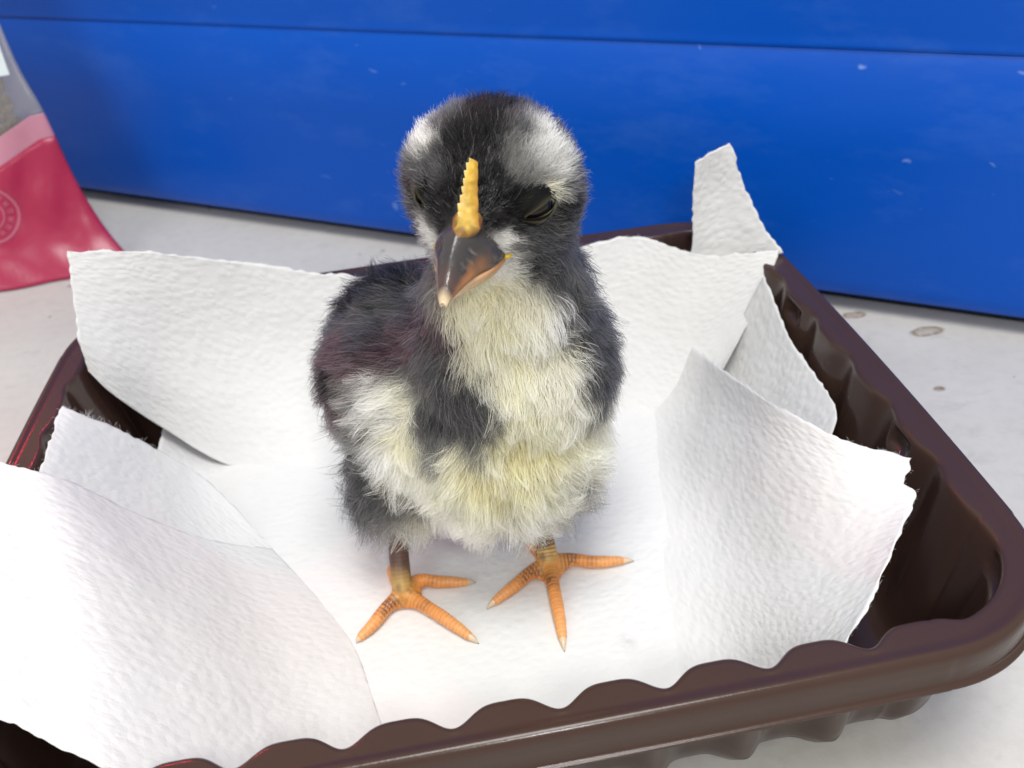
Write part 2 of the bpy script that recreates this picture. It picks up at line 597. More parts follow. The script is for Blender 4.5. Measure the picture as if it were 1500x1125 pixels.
# the part that lies on the tray floor and climbs the left wall a little
gx, gy = np.meshgrid(np.linspace(-83, 72, 150), np.linspace(-64.5, 57, 120))
gx = np.where(gx < -66, -66 + (gx + 66) * np.clip((gy + 5) / 25, 0, 1), gx)
gz = 3.7 + vnoise(np.stack([gx, gy, 0 * gx], 2).reshape(-1, 3), 17, 31).reshape(gx.shape) * 0.14
gz += np.where(gx < -66, ((-66 - gx) / 20) ** 2 * 14, 0)
gz += np.where(gx > 62, ((gx - 62) / 10) ** 2 * 5, 0)
gz += np.where(gy < -60, ((-60 - gy) / 7) ** 2 * 4, 0)
gx2 = gx + np.where(gx < -70, (-70 - gx) * 0.12, 0)
P = np.stack([gx2, gy, gz], 2)
P[:, 0, 0] += vnoise(P[:, 0], 1.6, 3) * 0.4
uv = np.stack([gx, gy], 2).reshape(-1, 2) / 100.0
fl = mesh_obj('floor_sheet', P.reshape(-1, 3) * MM, grid_faces(120, 150), M_PAPER, lining, uv=uv)
s = fl.modifiers.new('thickness', 'SOLIDIFY'); s.thickness = 0.00022; s.offset = 0

B_top = [(-88.6, 58.0, 70.2), (-68.9, 63.0, 64.0), (-46.7, 68.0, 54.5), (-23.9, 70.0, 46.3), (11.0, 71.0, 41.1), (49.6, 70.0, 44.3), (62.4, 68.0, 45.7), (79.4, 60.0, 41.2), (97.0, 48.0, 45.3)]
B_bot = [(-90.7, 46.4, 41.0), (-87.3, 46.4, 33.0), (-79.4, 49.8, 17.0), (-63.5, 45.0, 3.6), (-41.8, 38.0, 3.0), (-12.8, 36.7, 3.0), (27.7, 42.0, 3.0), (50.0, 41.0, 2.9), (62.0, 36.0, 2.8), (71.0, 33.0, 6.5), (79.0, 36.0, 19.3)]
B_left = [(-88.6, 58.0, 70.2), (-90.1, 53.0, 58.8), (-90.5, 48.0, 49.5), (-90.7, 46.4, 41.0)]
B_right = [(97.0, 48.0, 45.3), (92.7, 44.0, 38.1), (86.0, 40.0, 28.3), (79.0, 36.0, 19.3)]
_, S = sheet('back_flap', lining, 90, 240, top=B_top, bottom=B_bot, left=B_left, right=B_right, bulge=(0, 5, -7), seed=11, edges='tlr')
add_lint(S[0], (0, 0, .6), 260, .7)
R1_ridge = [(66.7, 59.6, 17.3), (72.3, 54.0, 16.2), (72.7, 37.4, 22.1), (70.9, 19.5, 30.0), (70.3, -11.0, 42.0), (75.4, -29.2, 46.0), (86.1, -41.2, 47.0)]
R1_right = [(86.1, -41.2, 47.0), (84.0, -46.8, 46.2), (81.2, -51.0, 45.5), (76.3, -56.5, 44.5), (69.0, -63.9, 42.0), (60.3, -70.9, 36.5), (58.7, -71.4, 33.0)]
R1_floor = [(66.7, 59.6, 17.3), (59.5, 52.0, 8.0), (50.0, 41.0, 2.8), (40.0, 20.0, 2.7), (31.0, -3.0, 2.7), (28.0, -28, 2.7), (25.0, -53.2, 2.7)]
R1_front = [(25.0, -53.2, 2.7), (44.3, -60.5, 8.0), (58.7, -71.4, 33.0)]


def lift_off(S, u, v):
    """the flap leaves the floor gradually instead of with a crease"""
    k = np.clip((v - .12) / 0.4, 0, 1); k = k * k * (3 - 2 * k)
    S = S.copy()
    g = np.clip((u - .10) / .90, 0, 1) ** 2.0
    zz = S[:, :1, 2] + (S[:, -1:, 2] - S[:, :1, 2]) * g
    S[..., 2] = S[..., 2] * (1 - k) + zz * k
    return S


_, S = sheet('right_flap', lining, 120, 150, top=R1_ridge, bottom=R1_front, left=R1_floor, right=R1_right, bulge=(2.5, -1.5, -2.5), seed=23, edges='tr', tweak=lambda S, u, v: lift_off(S, u, v) + (np.clip((u - .955) / .045, 0, 1) * np.exp(-((v - .105) / .045) ** 2))[..., None] * np.array([-2.3, -0.3, -0.6]))
add_lint(S[0, 90:], (0, .2, .6), 120, .7); add_lint(S[:, -1], (.6, 0, 0.2), 120, .6)
sheet('side_flap', lining, 60, 60, top=[(68, 45, 2.5), (80, 46, 13), (90, 41.0, 42.5)], bottom=[(62, 3, 2.5), (76, -6, 16), (87, -11, 28)],
      left=[(68, 45, 2.5), (65, 20, 2.6), (62, 3, 2.5)], right=[(90, 41.0, 42.5), (90.0, 20.6, 34.1), (90.0, -4.2, 32.5), (87, -11, 28)], bulge=(1.5, 0, -2), seed=37, edges='r')
_, S = sheet('corner_tab', lining, 70, 40, top=[(77.2, 64.0, 67.6), (82, 64.2, 69.9), (87.0, 64.0, 71.7)], bottom=[(77.1, 62.0, 29.7), (90, 57, 36), (98.9, 50.0, 43.5)],
             left=[(77.2, 64.0, 67.6), (76.8, 63.5, 55.6), (77.1, 62.0, 29.7)], right=[(87.0, 64.0, 71.7), (91.0, 62.0, 60.1), (94.8, 57.0, 50.3), (98.9, 50.0, 43.5)],
             bulge=(0, 1.2, 0), seed=41, sharp='t', edges='tlr')
add_lint(S[0], (0, 0, .6), 40, .6)

side = empty('paper_towel', (-0.06, -0.02, 0.003))
tag(side, 'white paper towel folded over the front left rim of the brown tray', 'paper towel')
L1_top = [(-90.5, 25.0, 46.0), (-87.0, 24.5, 43.0), (-81.1, 28.4, 33.0), (-74.3, 33.5, 19.0), (-66.2, 31.7, 9.0), (-49.5, 8.8, 3.8)]
L1_left = [(-90.5, 25.0, 46.0), (-89.7, 10.0, 46.0), (-89.0, -2.4, 45.0), (-87.8, -14.8, 43.0)]
_, S = sheet('rear_fold', side, 60, 110, top=L1_top, bottom=[(-87.8, -14.8, 43), (-75, -6, 28.5), (-64, -1, 12.6), (-52, 1, 3.5)], left=L1_left, right=[(-49.5, 8.8, 3.8), (-51, 5, 3.6), (-52, 1, 3.6)], bulge=(-1, 0, -1.5), seed=53, edges='tl')
add_lint(S[0, :60], (.2, .3, .7), 130, 1.3); add_lint(S[0, 8:14], (.2, .3, .9), 40, 2.6); add_lint(S[0, 40:47], (.2, .3, .9), 30, 2.2); add_lint(S[:, 0], (-.7, 0, .2), 60, .7)
L2_top = [(-130.7, 25.6, 44.0), (-98.0, 4.4, 47.0), (-88.6, -0.9, 47.0), (-82.6, -0.9, 42.0), (-75.0, 1.2, 30.0), (-63.2, 5.2, 14.0), (-49.4, 8.4, 3.7)]
L2_right = [(-49.4, 8.4, 3.7), (-37.0, -11.0, 3.62), (-29.0, -26.7, 3.62), (-23.6, -47.0, 3.62), (-20.5, -55.4, 3.62)]
L2_bot = [(-101.5, -48.0, 46.0), (-79.8, -61.0, 44.0), (-70.2, -66.6, 41.5), (-61.9, -70.4, 38.5), (-50.0, -69.5, 28.0), (-36.4, -62.2, 13.0), (-20.5, -55.4, 3.62)]
L2_left = [(-130.7, 25.6, 44.0), (-113, -17, 46.0), (-101.5, -48.0, 46.0)]
_, S = sheet('front_fold', side, 130, 170, top=L2_top, bottom=L2_bot, left=L2_left, right=L2_right, bulge=(0, 0, 0.0), seed=67, wrinkle=0.7, edges='tbr')
add_lint(S[0, :90], (.2, .4, .6), 110, .8)


def hair_object(name, pts, radii, cols, mat, parent):
    """pts: (curves, points, 3) in metres"""
    n, k, _ = pts.shape
    cu = bpy.data.hair_curves.new(name)
    cu.add_curves([k] * n)
    cu.attributes['position'].data.foreach_set('vector', np.ascontiguousarray(pts, dtype=np.float32).ravel())
    ra = cu.attributes.get('radius') or cu.attributes.new('radius', 'FLOAT', 'POINT')
    ra.data.foreach_set('value', np.ascontiguousarray(radii, dtype=np.float32).ravel())
    ca = cu.attributes.new('Col', 'FLOAT_COLOR', 'POINT')
    c = np.ones((n, k, 4), dtype=np.float32)
    c[..., :3] = cols
    ca.data.foreach_set('color', c.ravel())
    cu.materials.append(mat)
    o = bpy.data.objects.new(name, cu)
    COL.objects.link(o)
    if parent is not None:
        o.parent = parent
        o.matrix_parent_inverse = Matrix.Translation(-Vector(parent.location))
    return o


M_DOWN = mat_down()
lp = np.array([a for a, b, c in lint]); ld = np.array([b / np.linalg.norm(b) * c for a, b, c in lint])
tt = np.linspace(0, 1, 4)[None, :, None]
curl = rng.normal(0, .25, (len(lp), 1, 3)) * tt ** 2
pts = lp[:, None] + ld[:, None] * tt + curl
left_side = lp[:, 0] < -40
is_l2 = np.array([i for i in range(len(lint))])
mask_side = (lp[:, 0] < -45) & (lp[:, 1] < 40)
for msk, par in ((~mask_side, lining), (mask_side, side)):
    o = hair_object('torn_fibres', pts[msk] * MM, np.full((msk.sum(), 4), 0.000018), np.full((1, 1, 3), 0.8), M_DOWN, par)
    o['kind'] = 'stuff'

# ---------------------------------------------------------------- crimson pouch standing at the left
M_PRINT = mat_simple('crimson_printed_film', (0.40, 0.018, 0.072), 0.32, 0.5, (60, 0.25, 0.002))
M_BAND = mat_simple('pale_pink_printed_film', (0.52, 0.22, 0.30), 0.35, 0.5)
M_FILM = mat_simple('clear_film', (0.46, 0.44, 0.44), 0.22, 0.5, (60, 0.3, 0.002), alpha=0.24)
M_SEAL = mat_simple('faded_seal_print', (0.50, 0.13, 0.20), 0.4, 0.4)
M_TAG = mat_simple('white_label_print', (0.70, 0.78, 0.80), 0.4, 0.4)
M_SEED = mat_simple('brown_seed', (0.16, 0.115, 0.07), 0.7, 0.3)
pouch = empty('seed_pouch', (-0.19, 0.205, 0))
tag(pouch, 'crimson plastic pouch with a clear window showing brown seed, standing beside the blue bin', 'bag')
PR = spline([(-149.5, 232, 140), (-146.3, 224.5, 103), (-143.8, 219.0, 79.3), (-139.6, 215.5, 60.8), (-136.2, 211.5, 34), (-130.8, 207.5, 14.2), (-121.5, 198.2, 0.6)], 70)


def pouch_pt(u, v, back=0.0):
    """u 0 at the right seal going left, v 0 at the top going down"""
    i = v * 69
    k = min(68, int(i)); t = i - k
    r = PR[k] * (1 - t) + PR[k + 1] * t
    wdt = 104 + 16 * v
    d = np.array([-1.0, 0.02, 0.0])
    bul = (math.sin(math.pi * min(1, max(0, u))) ** 0.6) * (3 + 17 * v ** 1.3) * (1 if v < 0.97 else 1)
    p = r + d * wdt * u
    wob = 0.9 * math.sin(v * 19 + u * 7) * math.sin(u * 23 + v * 5) * (1 - abs(2 * u - 1) ** 4) + 0.8 * math.sin(u * 40 - v * 28) * max(0, 1 - abs(v - .72) * 4) * min(1, u * 12)
    return p + np.array([0, (-bul * 0.62 - wob) if not back else bul * 0.8, 0])


def band_v(u):
    """height of the print's upper edge, as v: it slopes up toward the right then levels"""
    x = u * 110
    z = 61.0 - max(0, x - 5.0) * 0.42
    z = max(z, 40)
    return float(np.interp(-z, -PR[:, 2], np.arange(70))) / 69.0


nu, nv = 60, 26
def pouch_piece(name, va, vb, mat, back=False, off=0.0):
    V = []
    us = np.linspace(0, 1, nu) ** 1.4
    for j in range(nv):
        for u in us:
            a, b = va(u), vb(u)
            V.append(pouch_pt(u, a + (b - a) * j / (nv - 1), back) + np.array([0, -off, 0]))
    o = mesh_obj(name, np.array(V) * MM, grid_faces(nv, nu), mat, pouch)
    s = o.modifiers.new('thickness', 'SOLIDIFY'); s.thickness = 0.00012; s.offset = 0
    return o


bw = 0.062
pouch_piece('clear_window', lambda u: 0.0, lambda u: band_v(u) - 0.0, M_FILM)
pouch_piece('pale_border', lambda u: band_v(u), lambda u: band_v(u) + bw, M_BAND)
pouch_piece('printed_panel', lambda u: band_v(u) + bw, lambda u: 1.0, M_PRINT)
pouch_piece('back_panel', lambda u: 0.0, lambda u: 1.0, M_FILM, back=True)


def on_pouch(x, z, lift=0.25):
    j = np.argmin(np.abs(PR[:, 2] - z)); v = j / 69.0
    # refine in v by linear search between neighbours
    best = min((abs(PR[min(69, max(0, k))][2] * 1.0 - z), k) for k in range(j - 1, j + 2))[1]
    lo, hi = 0.0, 1.0
    for _ in range(30):
        mid = (lo + hi) / 2
        i = mid * 69; k = min(68, int(i)); t = i - k
        if PR[k][2] * (1 - t) + PR[k + 1][2] * t > z:
            lo = mid
        else:
            hi = mid
    v = lo
    i = v * 69; k = min(68, int(i)); t = i - k
    r = PR[k] * (1 - t) + PR[k + 1] * t
    u = (r[0] - x) / (104 + 16 * v)
    return pouch_pt(max(0, min(1, u)), v) + np.array([0, -lift, 0])


def seal_strip(r0, r1, a0, a1, cx=-170.5, cz=27.5, k=40):
    V = []
    for i in range(k + 1):
        a = a0 + (a1 - a0) * i / k
        for r in (r0, r1):
            V.append(on_pouch(cx + r * math.cos(a), cz + r * math.sin(a)))
    return V, [(2 * i, 2 * i + 2, 2 * i + 3, 2 * i + 1) for i in range(k)]


V, Fc = [], []
def acc(v, f):
    b = len(V); V.extend(v); Fc.extend([tuple(i + b for i in q) for q in f])
acc(*seal_strip(10.2, 11.2, 0, 2 * math.pi, k=90))
acc(*seal_strip(5.3, 5.9, 0, 2 * math.pi, k=70))
for k in range(16):          # worn, unreadable marks round the ring
    a = k * 2 * math.pi / 16
    acc(*seal_strip(6.9, 9.0, a - 0.075, a - 0.03, k=2)); acc(*seal_strip(6.9, 9.0, a + 0.05, a + 0.095, k=2)); acc(*seal_strip(7.7 if k % 2 else 8.6, 8.2 if k % 2 else 9.0, a - 0.05, a + 0.07, k=3))
mesh_obj('seal_print', np.array(V) * MM, Fc, M_SEAL, pouch, smooth=False)
V, Fc = [], []
Q = [[on_pouch(x, z) for x in np.linspace(-174, -147.2 + (z - 79) * -0.05, 8)] for z in np.linspace(76.5, 96, 6)]
mesh_obj('white_label', np.array(Q).reshape(-1, 3) * MM, grid_faces(6, 8), M_TAG, pouch, smooth=False)
# the seed inside
bm = bmesh.new()
bmesh.ops.create_icosphere(bm, subdivisions=1, radius=1.0)
sv = np.array([v.co[:] for v in bm.verts]); sf = [tuple(v.index for v in f.verts) for f in bm.faces]
bm.free()
V, Fc = [], []
r2 = np.random.default_rng(5)
for i in range(1500):
    x = r2.uniform(-200, -147); z = r2.uniform(38, 84 - abs(x + 172) * .5)
    yb = on_pouch(x, z)[1]
    if x > -150 + (50 - z) * 0.1: continue
    a = r2.normal(size=(3, 3)); q, _ = np.linalg.qr(a)
    s = r2.uniform(.8, 1.5)
    b = len(V)
    V.extend((sv * np.array([2.0, 0.9, 0.8]) * s) @ q.T + np.array([x, yb + r2.uniform(2.5, 6), z]))
    Fc.extend([tuple(k + b for k in t) for t in sf])
o = mesh_obj('seed', np.array(V) * MM, Fc, M_SEED, pouch)
o['kind'] = 'stuff'

# ---------------------------------------------------------------- the chick
HC = np.array([12.6, -15.9, 101.2])
HF = np.array([-0.434, -0.9003, 0.0333])
HL = np.array([0.8979, -0.4353, -0.0653])
HU = np.array([0.0733, 0.0015, 0.9973])


def H(f, l, u):
    return HC + f * HF + l * HL + u * HU


def to_head(p):
    d = p - HC
    return np.stack([d @ HF, d @ HL, d @ HU], -1)


chick = empty('chick', (0.003, -0.008, 0.004))
tag(chick, 'fluffy grey and cream chick with yellow comb standing on white paper in a brown tray', 'bird')

# body core: overlapping rounded volumes fused into one skin
bm = bmesh.new()
bmesh.ops.create_icosphere(bm, subdivisions=4, radius=1.0)
ICO_V = np.array([v.co[:] for v in bm.verts]); ICO_F = [tuple(v.index for v in f.verts) for f in bm.faces]
bm.free()
bV, bF = [], []


def put(v, f):
    b = len(bV)
    bV.extend(v); bF.extend([tuple(i + b for i in q) for q in f])


def ellipsoid(c, r, frame=None):
    p = ICO_V * np.array(r, float)
    if frame is not None:
        p = p @ np.array(frame)
    put(p + np.array(c, float), ICO_F)


def tube(pts, rads, seg=14, n=None):
    """closed tube with rounded ends; points in mm"""
    p = spline(pts, n or max(12, 4 * len(pts)))
    r = np.interp(np.linspace(0, 1, len(p)), np.linspace(0, 1, len(rads)), rads)
    t = np.gradient(p, axis=0); t /= np.linalg.norm(t, axis=1)[:, None]
    up = np.array([0.13, 0.21, 1.0])
    V = []
    t0, t1 = t[0], t[-1]
    cen = [p[0] - t0 * r[0] * .95, p[0] - t0 * r[0] * .6] + list(p) + [p[-1] + t1 * r[-1] * .6, p[-1] + t1 * r[-1] * .95]
    rr = [r[0] * .25, r[0] * .8] + list(r) + [r[-1] * .8, r[-1] * .25]
    td = [t0, t0] + list(t) + [t1, t1]
    for c, q, d in zip(cen, rr, td):
        x = np.cross(d, up); x /= np.linalg.norm(x); y = np.cross(d, x)
        for k in range(seg):
            a = 2 * math.pi * k / seg
            V.append(c + q * (math.cos(a) * x + math.sin(a) * y))
    F = grid_faces(len(cen), seg, close=True)
    F = [tuple(reversed(f)) for f in F]
    F.append(tuple(range(seg))); F.append(tuple(range((len(cen)) * seg - 1, (len(cen) - 1) * seg - 1, -1)))
    return V, F


HFR = (HF, HL, HU)
ellipsoid(H(-3.3, -0.6, 0.9), (12.6, 15.6, 14.4), HFR)          # skull
ellipsoid(H(3.6, 0.2, -0.5), (9.8, 11.3, 11.0), HFR)            # face
ellipsoid(H(9.6, 0, -1.8), (6.0, 5.2, 5.4), HFR)               # root of the bill
ellipsoid((14.2, -13.0, 93.5), (13.0, 12.8, 10.3))             # cheeks
ellipsoid((14.5, -10.5, 80), (13.5, 13, 15))                   # neck
ellipsoid((14.5, -8, 61), (18.5, 18.5, 18.5))                  # crop
ellipsoid((11, -9.5, 45), (20, 18.5, 18))                      # breast
ellipsoid((2, 4, 47), (22.5, 25, 20))                          # trunk
ellipsoid((-8.5, 19, 53), (14, 15, 14))                        # rump
ellipsoid((-13, -1, 31), (9, 10, 12)); ellipsoid((19, -4, 31), (9, 10, 12))    # thighs
ellipsoid((-13.6, 2, 52), (10.0, 16, 13.5), ((0.93, 0.36, 0), (-0.36, 0.93, 0.12), (0.05, -0.11, 0.99)))   # folded wing
ellipsoid((29, 4, 52), (6.5, 16, 13))                          # other wing

LEGR = [(-17.1, -15.4, 6.8), (-17.0, -13.0, 9.2), (-16.6, -8.5, 14.3), (-15.6, -4.5, 21), (-14, 1, 30)]
LEGL = [(17.8, -14.0, 6.8), (17.8, -11.8, 9.0), (17.5, -8.2, 13.6), (17.6, -4.5, 20), (18.5, 0, 30)]
TOES_RAW = {
    'RA': [(-17.1, -15.4, 6.6), (-21.3, -18.9, 6.1), (-24.6, -22.8, 5.8), (-26.6, -24.6, 5.5), (-28.6, -25.8, 4.3)],
    'RB': [(-17.1, -15.4, 6.6), (-12.7, -19.8, 6.1), (-7.7, -25.2, 5.8), (-4.4, -29.3, 5.5), (-1.5, -32.0, 4.3)],
    'RC': [(-17.1, -15.4, 6.6), (-13.3, -12.4, 6.3), (-8.2, -13.6, 5.9), (-3.9, -14.7, 5.6), (-0.1, -14.6, 4.6)],
    'LA': [(17.8, -14.0, 6.6), (12.8, -16.0, 6.1), (8.5, -18.9, 5.8), (5.0, -21.2, 5.5), (1.6, -22.8, 4.4)],
    'LB': [(17.8, -14.0, 6.6), (17.6, -20.5, 6.1), (17.3, -28.3, 5.8), (17.0, -33.4, 5.5), (16.6, -38.2, 4.3)],
    'LC': [(17.8, -14.0, 6.6), (23.2, -13.9, 6.1), (28.5, -15.6, 5.8), (33.2, -16.4, 5.5), (38.0, -16.4, 4.6)],
    'RD': [(-17.1, -15.0, 6.6), (-18.6, -11.0, 6.2), (-19.6, -7.5, 5.6), (-20.0, -5.2, 4.4)],
    'LD': [(17.8, -13.6, 6.6), (16.2, -10.0, 6.2), (15.0, -7.0, 5.6), (14.4, -4.8, 4.4)],
}
TOES_RAW = {k: [(a, b, c - .42) for a, b, c in t] for k, t in TOES_RAW.items()}
TOES = {k: t[:-2] + [tuple(np.array(t[-2]) * .62 + np.array(t[-1]) * .38 + np.array([0, 0, .3]))] + [t[-1]] for k, t in TOES_RAW.items()}
put(*tube(LEGR, [2.4, 2.4, 2.45, 2.8, 3.5], n=30))
put(*tube(LEGL, [2.4, 2.4, 2.45, 2.8, 3.5], n=30))
for k, t in TOES.items():
    put(*tube(t[:-1], [2.1, 1.72, 1.55, 1.55, 1.4, 1.05] if k[1] != 'D' else [1.9, 1.5, 1.2], n=26))
for s in 'RL':                                   # small webs between the toe roots
    for a, b in (('A', 'B'), ('B', 'C')) if s == 'L' else (('A', 'B'), ('B', 'C')):
        pa = spline(TOES[s + a][:-1], 20); pb = spline(TOES[s + b][:-1], 20)
        for k, rr_ in ((2, 1.7), (3, 1.5), (4, 1.25), (5, 1.05), (6, .9)):
            put(*tube([pa[k] - [0, 0, .5], (pa[k] * .5 + pb[k] * .5) * 0.82 + np.array(TOES[s + a][0]) * .18 - [0, 0, .7], pb[k] - [0, 0, .5]], [rr_, rr_ * .85, rr_], n=10))

tmp = bpy.data.meshes.new('core')
tmp.from_pydata([tuple(map(float, p)) for p in bV], [], bF)
to = bpy.data.objects.new('core', tmp)
COL.objects.link(to)
rm = to.modifiers.new('fuse', 'REMESH'); rm.mode = 'VOXEL'; rm.voxel_size = 0.42; rm.adaptivity = 0
sm = to.modifiers.new('soften', 'SMOOTH'); sm.factor = 0.5; sm.iterations = 5
me = bpy.data.meshes.new_from_object(to.evaluated_get(bpy.context.evaluated_depsgraph_get()))
bpy.data.objects.remove(to)
BV = np.zeros(len(me.vertices) * 3, dtype=np.float32); me.vertices.foreach_get('co', BV)
BV = BV.reshape(-1, 3).astype(float)
ed = np.zeros(len(me.edges) * 2, dtype=np.int32); me.edges.foreach_get('vertices', ed); ed = ed.reshape(-1, 2)

# what is leg and what is down-covered
leg_lines = [('leg', spline(LEGR, 60)), ('leg', spline(LEGL, 60))] + [('toeB' if k[1] == 'B' else 'toe', spline(t[:-1], 60)) for k, t in TOES.items()]
kd = KDTree(sum(len(l) for _, l in leg_lines))
info = []
for kind_, l in leg_lines:
    L_ = np.concatenate([[0], np.cumsum(np.linalg.norm(np.diff(l, axis=0), axis=1))])
    for p, s_ in zip(l, L_):
        kd.insert(p, len(info)); info.append((kind_, s_, s_ / L_[-1]))
kd.balance()
isleg = np.zeros(len(BV), bool); ring_s = np.zeros(len(BV)); ring_t = np.zeros(len(BV)); istoe = np.zeros(len(BV), bool); midtoe = np.zeros(len(BV), bool)
for i in np.where(BV[:, 2] < 26)[0]:
    co, idx, dist = kd.find(BV[i])
    lim = 3.3 if BV[i, 2] < 17 else 2.9
    if dist < lim or BV[i, 2] < 12:
        k_, s_, t_ = info[idx]
        isleg[i] = True; ring_s[i] = s_; ring_t[i] = t_; istoe[i] = k_ != 'leg'; midtoe[i] = k_ == 'toeB'
# smooth the fused trunk so that the joins between volumes vanish
body_m = ~isleg
deg = np.bincount(ed.ravel(), minlength=len(BV)).astype(float)
for it in range(110):
    acc_ = np.stack([np.bincount(ed[:, 0], BV[ed[:, 1], k], len(BV)) + np.bincount(ed[:, 1], BV[ed[:, 0], k], len(BV)) for k in range(3)], 1)
    BV[body_m] += 0.6 * ((acc_ / deg[:, None]) - BV)[body_m]
me.vertices.foreach_set('co', BV.astype(np.float32).ravel()); me.update()
BN = np.zeros(len(BV) * 3, dtype=np.float32); me.vertices.foreach_get('normal', BN); BN = BN.reshape(-1, 3).astype(float)
# horny scutes: raised rings along toes and shanks
ring = 0.5 + 0.5 * np.sin(2 * math.pi * ring_s / 0.98)
BV[isleg] += BN[isleg] * (0.11 * (ring[isleg] ** 0.7 - 0.5) * np.clip(BN[isleg, 2] * 0.8 + 0.55, 0, 1))[:, None]

